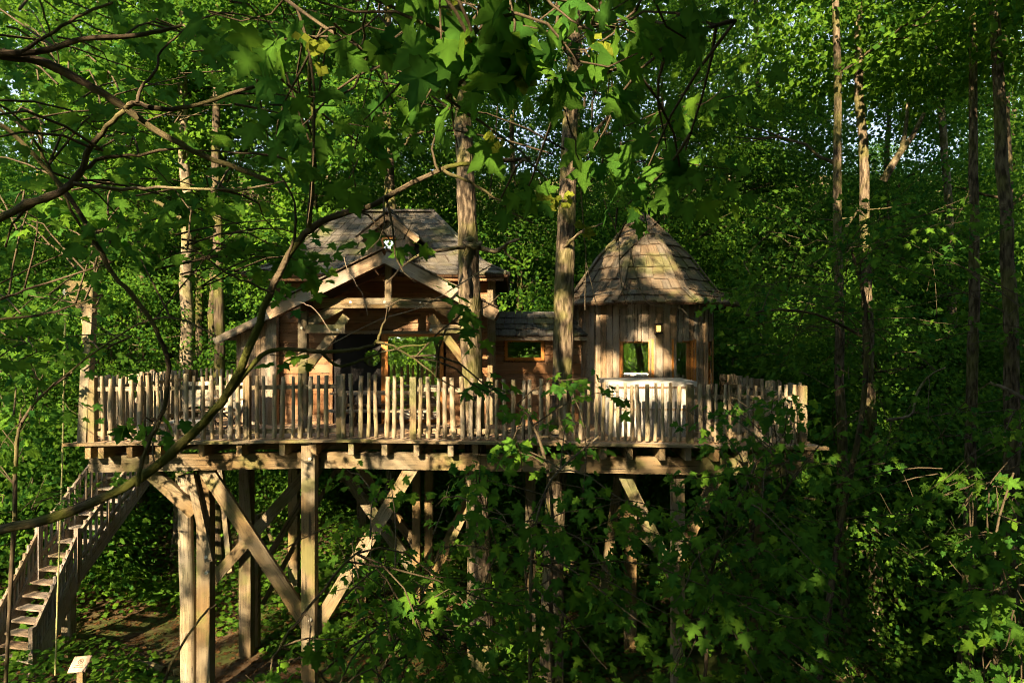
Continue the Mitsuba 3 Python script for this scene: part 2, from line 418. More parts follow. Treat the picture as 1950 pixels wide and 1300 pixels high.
LIT += [(-4.4, -1.6, 5.2, .9), (-4.4, -1.6, 6.2, 1.0), (-4.4, -1.6, 7.2, .9), (-6.0, -2.4, 6.0, .9)]     # the young trees that stand in the window panes

# ------------------------------------------------------------------ the wood


def crown_mesh(h, rad, n, per, seed, leaf=0.135, prof=1.0, kind='far', warm=0.3, gaps=0.455, flat=0.12, spray=(0.6, 1.1)):
    g = np.random.default_rng(seed)
    N = n * 4
    t = g.random(N)
    R = rad * np.sqrt(np.clip(np.sin(np.pi * (0.08 + 0.88 * t ** prof)), 0, 1))
    th = g.random(N) * 2 * np.pi
    r = R * np.sqrt(0.12 + 0.88 * g.random(N))
    c = np.stack([r * np.cos(th), r * np.sin(th), t * h], 1)
    ok = meshkit.fbm(c * 0.42, 3, seed) > gaps
    c = c[ok][:n]
    th = th[ok][:n]
    out = np.stack([np.cos(th), np.sin(th), 0 * th], 1)
    rad_s = spray[0] + (spray[1] - spray[0]) * g.random(len(c))
    return sprays(c, out, rad_s, per, g, leaf=leaf, kind=kind, warm=warm, flat=flat, wild=.8)


PROTO = {}
for key, a in (('crown_tall', dict(h=15, rad=3.7, n=300, per=80, leaf=.15, seed=21, warm=1.0)), ('crown_broad', dict(h=12, rad=4.4, n=330, per=96, leaf=.125, seed=22, warm=0.15)),
               ('crown_slim', dict(h=16, rad=2.7, n=250, per=100, leaf=.105, seed=23, warm=0.8)), ('crown_layer', dict(h=6.5, rad=3.1, n=170, per=92, leaf=.108, seed=24, warm=0.3, gaps=0.45)),
               ('crown_open', dict(h=8.5, rad=2.3, n=130, per=36, seed=29, warm=1.2, leaf=.16)), ('crown_bush', dict(h=3.6, rad=2.1, n=90, per=92, seed=25, warm=0.2, leaf=0.105, prof=0.7))):
    m, c = leaves(*crown_mesh(**a), kind='far')
    scene[key] = {'type': 'shapegroup', 'foliage': mikit.ply(m, 'm_leaf', color=c)}
    PROTO[key] = (a['h'], a['rad'])


def inst(key, x, y, z, s=1.0, rz=0.0, sz=None):
    return {'type': 'instance', 'g': {'type': 'ref', 'id': key}, 'to_world': T().translate([x, y, z]).rotate([0, 0, 1], rz).scale([s, s, sz or s])}


def trunk_limbs(t, line, r0, r1, h0, h1, reach, n, seed, bsdf, lb='m_limb', sides=9, ns=26):
    """Trunk along a line of points, with n limbs leaving it between heights h0 and h1."""
    g = np.random.default_rng(seed)
    p = smooth_line(line, ns, 0.02, seed)
    f = np.linspace(0, 1, ns)
    rad = r0 + (r1 - r0) * f
    rad[0] *= 1.35; rad[1] *= 1.1
    part(t, 'trunk', tube(p, rad, sides, seed, 0.03), bsdf, smooth=True)
    ms = []
    for k in range(n):
        z = h0 + (h1 - h0) * (k + g.random()) / n
        i = int(np.argmin(np.abs(p[:, 2] - z)))
        th = k * 2.4 + g.random()
        L = reach * (0.55 + 0.6 * g.random()) * (1.1 - 0.5 * (z - h0) / max(h1 - h0, 1))
        d = np.array([math.cos(th), math.sin(th), 0])
        q = [p[i], p[i] + d * L * .3 + [0, 0, L * .22], p[i] + d * L * .65 + [0, 0, L * .36], p[i] + d * L + [0, 0, L * .40]]
        q = smooth_line(q, 7, 0.05, seed + k)
        ms.append(tube(q, np.linspace(min(rad[i] * .5, .09), .012, 7), 5))
        for s in (-1, 1):
            b = q[3 + (s > 0)]
            e = d * L * .35 + np.cross(d, [0, 0, 1]) * s * L * .35 + [0, 0, L * .08]
            ms.append(tube([b, b + e * .5 + g.normal(0, .05, 3), b + e], [.03, .018, .008], 4))
    if ms:
        part(t, 'limbs', cat(ms), lb, kind='stuff', smooth=True)
    return p


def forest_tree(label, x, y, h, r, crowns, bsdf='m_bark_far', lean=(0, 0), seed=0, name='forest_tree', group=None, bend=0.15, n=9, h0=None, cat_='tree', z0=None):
    t = thing(name, label, cat_, group)
    g = np.random.default_rng(seed + 99)
    z = float(ground_z(x, y)) - 0.15 if z0 is None else z0
    line = [np.array([x + lean[0] * s + g.normal(0, bend) * (s > 0), y + lean[1] * s + g.normal(0, bend) * (s > 0), z + h * s]) for s in (0, .33, .66, 1)]
    cz = min(c[1] for c in crowns) if crowns else h * .5
    p = trunk_limbs(t, line, r, r * .3, h0 or max(cz, z + 2), z + h, 2.8, n, seed, bsdf)
    for k, (proto, zz, s, rz) in enumerate(crowns):
        i = int(np.argmin(np.abs(p[:, 2] - (zz + PROTO[proto][0] * s * .4))))
        part(t, 'crown', inst(proto, p[i, 0], p[i, 1], zz, s, rz))
    return t


# trunks the photograph shows, from left to right
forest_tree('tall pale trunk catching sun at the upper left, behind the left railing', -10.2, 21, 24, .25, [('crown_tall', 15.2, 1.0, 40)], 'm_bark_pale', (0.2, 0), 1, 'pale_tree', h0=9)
forest_tree('thin dark trunk close behind the tall pale trunk at upper left', -11.3, 24.5, 23, .17, [('crown_slim', 13, 1, 10)], lean=(-.2, 0), seed=2)
forest_tree('dark trunk just left of the cabin lean-to, behind the railing', -8.7, 20, 22, .20, [('crown_broad', 13.5, 1, 70)], lean=(.1, 0), seed=3)
forest_tree('dark slim trunk behind the left railing, nearest the hoist post', -13.6, 22.5, 22, .16, [('crown_slim', 9, 1, 120)], seed=4)
forest_tree('dark trunk behind the left railing between hoist post and pale trunk', -12.4, 23.0, 21, .19, [('crown_tall', 11, .9, 20)], seed=5)
forest_tree('trunk rising out of green undergrowth below the deck, between its posts', -3.75, 20.6, 20, .27, [('crown_broad', 12, 1, 200)], seed=6)
forest_tree('pale brown trunk with sun patches right of the turret', 7.05, 14.4, 23, .125, [('crown_slim', 13.5, 1.0, 80)], 'm_bark', (-.7, 0), 7, 'slim_tree', h0=8)
t = forest_tree('dark forked trunk right of the pale sun-patched trunk', 8.35, 15.6, 23, .16, [('crown_tall', 13, 1.0, 150)], 'm_bark', lean=(-.25, 0), seed=8, name='forked_tree', h0=14)
q = smooth_line([P(1682, 345, 15.6), P(1708, 300, 15.4), P(1736, 262, 15.3), P(1760, 215, 15.2)], 8)
part(t, 'fork', tube(q, np.linspace(.09, .04, 8), 7), 'm_bark_pale', smooth=True)
part(t, 'fork', tube(smooth_line([q[3], q[3] + [.1, 0, .5], q[3] + [.15, 0, 1.1]], 6), np.linspace(.06, .03, 6), 6), 'm_bark_pale', smooth=True)
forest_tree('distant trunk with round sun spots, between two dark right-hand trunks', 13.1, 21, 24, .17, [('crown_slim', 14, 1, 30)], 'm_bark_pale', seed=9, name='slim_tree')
forest_tree('straight grey-brown trunk, second from the right edge', 9.3, 14.0, 22, .13, [('crown_tall', 12.5, 1.0, 60)], 'm_bark', lean=(.1, 0), seed=10)
forest_tree('dark trunk nearest the right edge with a sunlit foot', 9.45, 13.0, 22, .165, [('crown_broad', 13.5, .9, 15)], 'm_bark', lean=(-.1, 0), seed=12)

FOREST = 'trees crowding the wood behind the treehouse'
g = np.random.default_rng(5)
spots = []
for (y, step) in ((24, 5.4), (29, 6.0), (35, 6.2), (43, 8.5)):
    w = y * 0.80 + 3
    for x in np.arange(-w, w + .1, step):
        spots.append((x + g.normal(0, 1.0), y + g.normal(0, 1.2)))
names = list(PROTO)
for k, (x, y) in enumerate(spots):
    h = 20 + 5 * g.random()
    z = float(ground_z(x, y))
    open_sky = -1.5 < x / y * 1300 / 100 - 3.6 < 0.6      # the light gap at the top of the picture
    top = names[k % 3]
    if y > 32: cr = [('crown_broad', z + 1.5 + 2.0 * g.random() - 1.5 * open_sky, .72 + .2 * g.random(), 360 * g.random())]
    else: cr = [(top, z + 5 + 4 * g.random() - (4 if open_sky else 0), 0.9 + .2 * g.random(), 360 * g.random())]
    if k % 2 or y > 32: cr.append(('crown_layer', z + 0.6 + 2.5 * g.random(), 1.0 + .25 * g.random(), 360 * g.random()))
    forest_tree('leafy forest tree in the crowd of trees behind the treehouse', x, y, (h if not open_sky else 15) if y < 32 else 11, .13 + .08 * g.random(), cr, seed=100 + k, group=FOREST, n=7, h0=z + 5)

UNDER = 'young broadleaf trees under the tall trees'
for k, (x, y, zz, pk, s) in enumerate([(-15, 19, 2.5, 'crown_layer', 1.0), (-12.4, 17.6, .3, 'crown_bush', 1.2), (-17.5, 21, .5, 'crown_layer', 1.1), (-7.5, 21.5, 1.2, 'crown_layer', .9), (-1.5, 23, .6, 'crown_layer', .9), (2.5, 21.5, 1.0, 'crown_layer', 1),
                                       (6.7, 20.2, 1.6, 'crown_layer', 1.1), (8.2, 16.8, 3.0, 'crown_layer', .85), (11.5, 21.5, 2.0, 'crown_layer', 1.1), (9.8, 17.0, .2, 'crown_bush', 1.25), (14.8, 18.5, 1.5, 'crown_layer', 1.1),
                                       (7.0, 15.8, .3, 'crown_bush', 1.1), (11.6, 16.3, .2, 'crown_bush', 1.4), (5.0, 19.5, .2, 'crown_bush', 1.3), (-4.8, 23.5, .4, 'crown_bush', 1.2), (-10.5, 22.4, .8, 'crown_bush', 1.3),
                                       (-14.0, 17.0, .2, 'crown_bush', 1.1), (4.2, 23, 3.5, 'crown_layer', 1.2), (-5.6, 25, 3.2, 'crown_layer', 1.2), (0.3, 26, 4.0, 'crown_layer', 1.2), (-18, 25, 3.5, 'crown_layer', 1.2), (10, 25.5, 4.2, 'crown_layer', 1.2),
                                       (16.5, 22.5, 3.0, 'crown_layer', 1.1), (-11.8, 20.2, 3.6, 'crown_layer', .8), (7.2, 23.5, 7.5, 'crown_layer', 1.1)]):
    z = float(ground_z(x, y))
    forest_tree('young broadleaf tree with low layered foliage between the taller trunks', x, y, zz + PROTO[pk][0] * s * .8, .07, [(pk, z + zz, s, 57 * k)], seed=300 + k, name='young_tree', group=UNDER, n=5, h0=z + zz)

# the wood behind the viewer: its crowns let the sun through in patches, its leaves stand in the window panes
BEHIND = 'tall trees at the near edge of the clearing'
for k, (x, y, z0, h, rad, n, per, leaf) in enumerate([
        (-18.2, -6.4, 7.5, 13, 3.4, 70, 50, .2), (-14.6, -6.0, 7.2, 14, 3.5, 150, 50, .2), (-11.0, -6.4, 7.0, 15, 3.6, 185, 50, .2), (-7.4, -5.8, 7.0, 15, 3.7, 200, 52, .2), (-3.8, -6.2, 6.8, 15.6, 3.8, 220, 52, .2), (-.4, -5.4, 6.5, 16, 4.0, 330, 58, .2), (3.2, -5.6, 5, 15.5, 4.2, 430, 58, .2),
        (6.6, -5.0, 4.0, 15, 4.4, 520, 60, .2), (10.8, -4.4, 4.0, 15, 4.3, 480, 60, .2), (-3.2, -3.4, 7.6, 4.6, 1.8, 80, 56, .15), (-4.4, -1.5, 3.4, 5.2, 1.5, 80, 40, .14), (-6.2, -2.4, 3.4, 5.0, 1.5, 80, 40, .14), (.2, -3.3, 6.4, 5.8, 2.3, 130, 56, .15),
        (3.0, -10.5, 8, 14, 4.6, 200, 60, .2), (14.0, -4.0, 5, 14, 4.4, 260, 60, .2), (-1.4, -3.8, 1.4, 5.6, 2.3, 190, 56, .15), (2.2, -3.8, 1.5, 5.6, 2.4, 190, 56, .15), (5.6, -3.2, 1.2, 5.5, 2.5, 170, 56, .15), (9.2, -2.2, 1.0, 6.0, 2.6, 150, 56, .15),
        (-11.8, 2.6, 10.6, 4.0, 2.6, 50, 60, .14), (-9.6, 3.4, 10.6, 4.0, 2.6, 56, 60, .14), (-6.9, 3.2, 10.4, 4.0, 2.9, 62, 60, .14), (-3.4, 2.8, 10.4, 4.2, 2.9, 74, 60, .14), (-.2, 3.3, 10.4, 4.5, 2.9, 86, 60, .14), (3.2, 2.8, 10.5, 5.5, 3.0, 130, 66, .14), (6.8, 3.2, 10.6, 6, 3.0, 160, 66, .14), (2.2, 8.2, 12.2, 4, 2.8, 90, 66, .14), (7.0, 8.0, 12.0, 3.6, 3.0, 110, 66, .14), (11.0, 6.0, 11.5, 3.6, 3.0, 110, 66, .14), (-2.6, 8.6, 12.6, 5, 2.6, 70, 60, .14)]):
    t = thing('clearing_tree', 'tall tree at the near edge of the clearing', 'tree', BEHIND)
    y0 = y if y < 0 else -2.2 if y < 5 else -2.6
    zg = float(ground_z(x, y0))
    trunk_limbs(t, [(x + .3, y0, zg), (x, y0 + .2, 6), (x - .1, (y0 + y) / 2, 6 + (z0 + h * .4 - 6) * .62), (x, y, z0 + h)] if h > 6 or y > 0 else [(x, y, zg), (x + .1, y, (zg + z0 + h) / 2), (x, y, z0 + h)], .22 if h > 6 or y > 0 else .07, .04, z0 + 1.0, z0 + h, rad * .8, 9, 500 + k, 'm_bark_far')
    p_, n_, t_, s_, c_ = crown_mesh(h, rad, n, per, 600 + k, leaf=leaf, warm=.35 if rad > 1.6 else 1.0, gaps=.36)
    p_ = p_ + [x, y, z0]
    ok = shade_keep(p_, seed=k)
    m, c = leaves(p_[ok], n_[ok], t_[ok], s_[ok], c_[ok])
    part(t, 'crown', m, 'm_leaf', color=c)
for k, (x, y, pk, zz, s) in enumerate([(-15.5, -13.4, 'crown_open', 0, 1), (-12.6, -12.8, 'crown_open', 0, 1), (-9.8, -13.2, 'crown_open', 0, 1), (-7.2, -12.6, 'crown_open', 0, 1), (-4.6, -13.0, 'crown_open', 0, 1), (-2.0, -13.4, 'crown_open', 0, 1), (-11.2, -15, 'crown_open', .5, 1), (-8.4, -15, 'crown_open', .5, 1), (-5.8, -15, 'crown_open', .5, 1), (-19, -13, 'crown_open', 1, 1.1), (-27, -27, 'crown_layer', .3, 1.3), (-22.5, -28, 'crown_layer', .5, 1.25), (-18, -27, 'crown_layer', .2, 1.3), (-13.5, -28, 'crown_layer', .5, 1.25), (-9.5, -27, 'crown_layer', .3, 1.3), (-5.5, -28, 'crown_layer', .4, 1.3), (-1.5, -27, 'crown_layer', .2, 1.3), (-32, -24, 'crown_layer', .2, 1.4),
                                       (3.5, -16, 'crown_broad', 0, 1.1), (4.5, -15, 'crown_tall', 7, 1.1), (9, -14, 'crown_broad', 0, 1.1), (9.5, -13, 'crown_tall', 7, 1.1), (14.5, -11, 'crown_broad', 0, 1.1), (15, -10, 'crown_tall', 7, 1.1), (18, -5, 'crown_broad', 0, 1.1), (18, -4, 'crown_tall', 7, 1.1), (19, 1, 'crown_broad', 0, 1.1), (18.5, 5, 'crown_tall', 4, 1.1), (15.5, 8.5, 'crown_tall', 1, .9), (-22, -4, 'crown_broad', 1, 1),
                                       (21, 3, 'crown_broad', 1, 1.1), (-21, 7, 'crown_broad', 3, 1), (19, 10, 'crown_tall', 1, 1.1), (-19, 13, 'crown_tall', 2, 1)]):
    z = float(ground_z(x, y))
    forest_tree('bushy tree in the thicket across the clearing', x, y, zz + PROTO[pk][0] * s * .8, .12, [(pk, z + zz, s, 47 * k)], seed=700 + k, name='thicket_tree', group='bushy trees across the clearing', n=5, h0=z + zz)

# ------------------------------------------------------------------ deck
DZ = 5.2


def front_y(x):
    return float(np.interp(x, [-7.8, -3.2, 5.3], [12.0, 12.5, 11.6]))


deck = thing('deck', 'long raised timber deck on posts and braces carrying the treehouse', 'deck')
rj = np.random.default_rng(31)
for k in range(46):
    o = .145 * k + .07
    for x0, x1 in ((-7.86 + (.05 * rj.random() if k else -.06), -3.205), (-3.195, 5.34 - (.05 * rj.random() if k else -.06))):
        z = DZ - .0225 + rj.normal(0, .0015)
        if k < 30 or x0 > -7.8 or True:
            part(deck, 'plank', bar([x0, front_y(x0) + o, z], [x1, front_y(x1) + o, z], .138, .045), 'm_decking' if k else 'm_frame_timber')
for u in (165, 190, 245, 300, 383, 455, 537, 597, 668, 732, 793, 858, 905, 965, 1030, 1100, 1150, 1200, 1262, 1312, 1365, 1420, 1482, 1545):
    x = (u - 975) / FPX * front_y((u - 975) / 104) * 1.008
    y = front_y(x) + .10
    part(deck, 'joist', box((x, (y + 18.6) / 2, DZ - .165), (0, 1, 0), (1, 0, 0), (0, 0, 1), (18.6 - y, .10, .235)), 'm_frame_timber')
ZB = DZ - .285                                    # top of the beams
for x0, x1 in ((-7.72, -3.61), (-3.60, 5.12)):
    part(deck, 'beam', bar([x0, front_y(x0) + .52, ZB - .15], [x1, front_y(x1) + .52, ZB - .15], .2, .3), 'm_frame_timber')
for y in (15.2, 17.9):
    part(deck, 'beam', bar([-7.6, y, ZB - .15], [5.0, y, ZB - .15], .2, .3), 'm_frame_timber')
for u, d, w in ((590, 12.70, .25), (392, 13.10, .25), (470, 15.3, .26), (487, 15.75, .17), (793, 15.2, .17), (817, 15.3, .18), (1200, 15.2, .24), (1290, 12.62, .22), (560, 17.9, .24), (690, 18, .24), (1010, 15.2, .22), (1440, 15.2, .24)):
    x = (u - 975) / FPX * d
    top = DZ - .05 if u == 590 else ZB - .302
    zg = float(ground_z(x, d)) - .3
    if u == 487: top, zg = 3.0, zg
    part(deck, 'post', post(x, d, zg, top, w), 'm_frame_timber')
q = smooth_line([P(359, 1330, 13.1), P(358, 1150, 13.1), P(354, 1020, 13.1), P(352, 905, 13.1)], 14)
part(deck, 'log_post', tube(q, np.linspace(.15, .13, 14), 14, 3, .02), 'm_stake', label='round peeled log post beside the square post', smooth=True)
for (u0, v0), (u1, v1), d0, d1, w, th in (((392, 893), (592, 1196), 12.86, 12.83, .27, .09), ((789, 882), (598, 1200), 12.83, 12.83, .25, .09), ((280, 891), (372, 975), 12.84, 13.0, .26, .12), ((362, 900), (399, 1068), 12.86, 12.84, .15, .08),
                                          ((398, 1112), (592, 893), 15.0, 15.0, .24, .12), ((610, 893), (470, 1130), 17.6, 15.6, .14, .10), ((640, 893), (500, 1150), 17.9, 15.8, .10, .10), ((648, 888), (806, 1108), 15.6, 15.3, .26, .12),
                                          ((690, 893), (800, 1050), 17.7, 15.6, .2, .12), ((903, 930), (818, 1105), 15.1, 15.25, .24, .12), ((1183, 893), (1288, 1110), 12.7, 12.7, .22, .09), ((1178, 970), (1290, 1080), 14.5, 13.2, .22, .10),
                                          ((1372, 893), (1292, 1060), 12.7, 12.7, .22, .1), ((465, 893), (473, 1010), 15.12, 15.1, .2, .1), ((1180, 893), (1150, 1120), 15.2, 15.2, .2, .1), ((420, 893), (440, 1090), 17, 15.6, .12, .12)):
    part(deck, 'brace', bar(P(u0, v0, d0), P(u1, v1, d1), th, w, up=unit(np.cross(P(u1, v1, d1) - P(u0, v0, d0), [0, 1, 0]))), 'm_frame_timber')
for u, v, d in ((590, 873, 12.54), (590, 1180, 12.54), (393, 1090, 12.8), (392, 1060, 12.8)):
    p = P(u, v, d)
    part(deck, 'bolt', tube([p - [0, .01, 0], p + [0, .05, 0]], .032, 10), 'm_steel')
gq = np.array([P(1288, 890, 12.25), P(1372, 890, 12.25), P(1362, 916, 12.25)])
part(deck, 'gusset', (np.vstack([gq, gq + [0, .05, 0]]), np.array([[0, 1, 2], [3, 5, 4], [0, 3, 4], [0, 4, 1], [1, 4, 5], [1, 5, 2], [2, 5, 3], [2, 3, 0]]), np.tile([[.3, .2]], (6, 1))), 'm_frame_timber')

# ------------------------------------------------------------------ railings of peeled stakes


def stake(x, y, z0, h, r, g):
    n = 7
    t = np.linspace(0, 1, n)
    p = np.stack([x + g.normal(0, .008) * t + .010 * np.cumsum(g.normal(0, .5, n)) * (t > 0), np.full(n, y) + g.normal(0, .008), z0 + h * t], 1)
    v, f, uv = tube(p, r * (1.08 - .18 * t + g.normal(0, .03, n)), 8, int(g.integers(1e6)), .035)
    uv[:, 0] = np.clip(uv[:, 0], 0, 9) + 40 * bid()
    return v, f, uv


def railing(name, label, a, b, n, h0, h1, g, posts, rail_side, sp_jit=.012, r=.037):
    t = thing(name, label, 'railing')
    a, b = np.asarray(a, float), np.asarray(b, float)
    nrm = unit([-(b - a)[1], (b - a)[0]]) * rail_side
    for k in range(n):
        s = (k + .5) / n
        p = a + (b - a) * s
        if any(abs(s - q) * np.linalg.norm(b - a) < .09 for q in posts): continue
        h = h0 + (h1 - h0) * s + g.normal(0, .02)
        part(t, 'stake', stake(p[0] + g.normal(0, sp_jit), p[1], DZ + .03, h, r * (.78 + .45 * g.random()), g), 'm_stake', smooth=True)
    for zz, hh in ((.11, .085), (None, .075)):
        for s0, s1 in zip(posts[:-1], posts[1:]):
            p, q = a + (b - a) * s0, a + (b - a) * s1
            zp, zq = ((h0 + (h1 - h0) * s) - .2 if zz is None else zz + .04 for s in (s0, s1))
            off = np.array([*nrm, 0]) * .075
            part(t, 'rail', bar(np.array([*p, DZ + zp]) + off, np.array([*q, DZ + zq + g.normal(0, .01)]) + off, .05, hh), 'm_stake')
    for s in posts:
        p = a + (b - a) * s + nrm * .05
        part(t, 'post', post(p[0], p[1], DZ - .1, DZ + h0 + (h1 - h0) * s + .02, .115), 'm_frame_timber')
    return t


rg = np.random.default_rng(77)
railing('front_railing', 'front railing of peeled stakes, left stretch before the porch', (-7.55, 12.18), (-3.2, 12.66), 28, 1.14, 1.16, rg, (0.01, .62, 1.0), 1)
railing('front_railing', 'front railing of peeled stakes, middle stretch up to the hot tub', (-3.2, 12.66), (0.9, 12.30), 26, 1.16, 1.05, rg, (.335, 1.0), 1)
railing('front_railing', 'front railing of thinner stakes, right stretch in the shade', (0.9, 12.30), (5.12, 11.9), 32, 1.03, 1.0, rg, (.535, .99), 1, r=.035)
railing('side_railing', 'left side railing of stakes running back from the hoist post', (-7.66, 12.4), (-7.74, 16.2), 27, 1.12, 1.12, rg, (.0, .5, 1.0), -1, r=.036)
railing('side_railing', 'right end railing of stakes running back under the trees', (5.2, 12.1), (5.1, 16.4), 28, 1.0, 1.0, rg, (.0, .5, 1.0), 1, r=.036)
railing('back_railing', 'short pale back railing behind the folding chairs', (-7.6, 16.3), (-5.5, 16.3), 17, 1.1, 1.1, rg, (.0, 1.0), 1, r=.034)

# ------------------------------------------------------------------ roofs


def hexa(q, up, th0, th1):
    """A thin slab on the quad q (lower left, lower right, upper right, upper left): th0 thick at its lower edge, th1 at the upper."""
    q = np.asarray(q, float)
    t = q + np.asarray(up)[None] * np.array([th0, th0, th1, th1])[:, None]
    faces = [(t[0], t[1], t[2], t[3]), (q[0], q[1], t[1], t[0]), (q[1], q[2], t[2], t[1]), (q[3], q[0], t[0], t[3]), (q[0], q[3], q[2], q[1])]
    k = bid()
    L = np.linalg.norm(q[3] - q[0]); W = np.linalg.norm(q[1] - q[0])
    off = (k % 7)
    uvs = [[(0, 0), (0, W), (L, W), (L, 0)], [(0, 0), (0, W), (.02, W), (.02, 0)], [(0, 0), (L, 0), (L, .02), (0, .02)], [(L, 0), (0, 0), (0, .02), (L, .02)], [(0, 0), (L, 0), (L, W), (0, W)]]
    V = np.vstack(faces); U = np.array(uvs, float).reshape(-1, 2)
    U = np.stack([U[:, 0] + 40 * k, U[:, 1] + off], 1)
    F = np.vstack([np.array([[0, 1, 2], [0, 2, 3]]) + 4 * i for i in range(5)])
    return V, F, U


def course(parent, A, B, C, D, w, bsdf, g, th=.028, lap=.25, stuff=None):
    """One course of shingles on the strip A-B (lower edge) to C-D above it."""
    A, B, C, D = (np.asarray(x, float) for x in (A, B, C, D))
    up = unit(np.cross(B - A, D - A)); up = up if up[2] > 0 else -up
    L = np.linalg.norm(B - A)
    n = max(1, int(round(L / w)))
    cuts = np.sort(np.concatenate([[0, 1], (np.arange(1, n) + g.uniform(-.28, .28, n - 1)) / n]))
    for s0, s1 in zip(cuts[:-1], cuts[1:]):
        e = .006 / L
        dn = g.normal(0, .016) - .01
        lo0, lo1 = A + (B - A) * (s0 + e), A + (B - A) * (s1 - e)
        hi0, hi1 = D + (C - D) * (s0 + e), D + (C - D) * (s1 - e)
        sl = unit((hi0 + hi1 - lo0 - lo1))
        d = np.linalg.norm(hi0 - lo0)
        m = hexa([lo0 + sl * dn, lo1 + sl * dn, hi1 + (hi1 - lo1) * lap, hi0 + (hi0 - lo0) * lap], up, th * (.7 + .9 * g.random()), .006)
        if stuff is None: part(parent, 'shingle', m, bsdf)
        else: stuff.append(m)


def slope(parent, A, B, C, D, rows, w, bsdf, g, stuff=None, th=.028):
    A, B, C, D = (np.asarray(x, float) for x in (A, B, C, D))
    for i in range(rows):
        t0, t1 = i / rows, (i + 1) / rows
        course(parent, A + (D - A) * t0, B + (C - B) * t0, B + (C - B) * t1, A + (D - A) * t1, w, bsdf, g, stuff=stuff, th=th)


def slabs(quads, th=.05):
    ms = []
    for q in quads:
        q = np.asarray(q, float)
        up = unit(np.cross(q[1] - q[0], q[3] - q[0])); up = up if up[2] > 0 else -up
        ms.append(hexa(q - up * (th + .012), up, th, th))
    return cat(ms)


# ------------------------------------------------------------------ cabin
cabin = thing('cabin', 'wooden cabin with steep grey shingle roof, dormer and open gabled porch', 'cabin')
cg = np.random.default_rng(41)
CX0, CX1, CY0, CY1 = -5.2, -.42, 15.0, 18.6


def clap(parent, x0, x1, y, z0, z1, h=.215, bsdf='m_clapboard', th=.035):
    """Lapped boards between two heights; the lower edge of each stands proud."""
    n = max(1, int(round((z1 - z0) / h)))
    h = (z1 - z0) / n
    for k in range(n):
        z = z0 + (k + .5) * h
        m = bar([x0, y - .018, z + cg.normal(0, .004)], [x1, y - .018, z + cg.normal(0, .008)], th, h * 1.16, up=(0, .16, 1))
        part(parent, 'board', m, bsdf)


DX0, DX1, DZ1 = -3.93, -2.86, 7.17          # door
WX0, WX1, WZ0, WZ1 = -2.72, -1.58, 5.30, 7.10
fw = cabin + '__front_wall'
clap(fw, CX0 + .12, DX0 - .06, CY0, DZ, DZ1 + .04)
clap(fw, WX1 + .13, CX1 - .1, CY0, DZ, DZ1 + .04)
clap(fw, CX0 + .12, CX1 - .1, CY0, DZ1 + .05, 8.5, .23)
walls = [box((-4.6, CY0 + .06, 6.8), (1, 0, 0), (0, 1, 0), (0, 0, 1), (1.2, .08, 3.2)), box((-.95, CY0 + .06, 6.8), (1, 0, 0), (0, 1, 0), (0, 0, 1), (1.0, .08, 3.2)),
         box((-2.72, CY0 + .06, 7.85), (1, 0, 0), (0, 1, 0), (0, 0, 1), (2.54, .08, 1.2)), box((CX0 + .05, 16.85, 6.8), (0, 1, 0), (1, 0, 0), (0, 0, 1), (3.5, .1, 3.2)),
         box((CX1 - .05, 16.85, 6.8), (0, 1, 0), (1, 0, 0), (0, 0, 1), (3.5, .1, 3.2)), box((-2.8, CY1, 6.8), (1, 0, 0), (0, 1, 0), (0, 0, 1), (4.78, .1, 3.2))]
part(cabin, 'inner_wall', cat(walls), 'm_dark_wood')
for x in (CX0 + .02, CX1 - .03):
    part(cabin, 'corner_post', post(x, CY0 - .06 - (.12 if x < -3 else 0), DZ, 8.42 if x > -3 else 7.62, .19 if x < -3 else .17), 'm_frame_timber' if x > -3 else 'm_plank_grey')
# the dark door with its round pane
door = part(cabin, 'door', box(((DX0 + DX1) / 2, CY0 + .03, (DZ + DZ1) / 2), (0, 0, 1), (1, 0, 0), (0, 1, 0), (DZ1 - DZ, DX1 - DX0, .05)), 'm_dark_door', label='black door with a round window')
c = np.array([(708 - 975) / FPX * 14.97, CY0 - .004, EYE - (681 - 650) / FPX * 14.97])
ang = np.linspace(0, 2 * np.pi, 25)[:-1]
ring = np.stack([np.cos(ang), 0 * ang, np.sin(ang)], 1)
part(door, 'round_pane', (np.vstack([c + ring * .185, [c]]), np.array([[i, (i + 1) % 24, 24] for i in range(24)])), 'm_glass')
part(door, 'pane_ring', tube(np.vstack([c + ring * .195, c + ring[:1] * .195]), .014, 6, cap=False), 'm_dark_door', smooth=True)
part(cabin, 'door_jamb', box(((DX1 + WX0) / 2, CY0 - .01, (DZ + DZ1) / 2), (0, 0, 1), (1, 0, 0), (0, 1, 0), (DZ1 - DZ, WX0 - DX1, .12)), 'm_orange_wood')
part(cabin, 'door_jamb', box((DX0 - .03, CY0 - .01, (DZ + DZ1) / 2), (0, 0, 1), (1, 0, 0), (0, 1, 0), (DZ1 - DZ, .06, .10)), 'm_clapboard')
part(cabin, 'lintel', bar([DX0 - .1, CY0 - .05, DZ1 + .03], [WX1 + .2, CY0 - .05, DZ1 + .03], .07, .07), 'm_plank_grey')


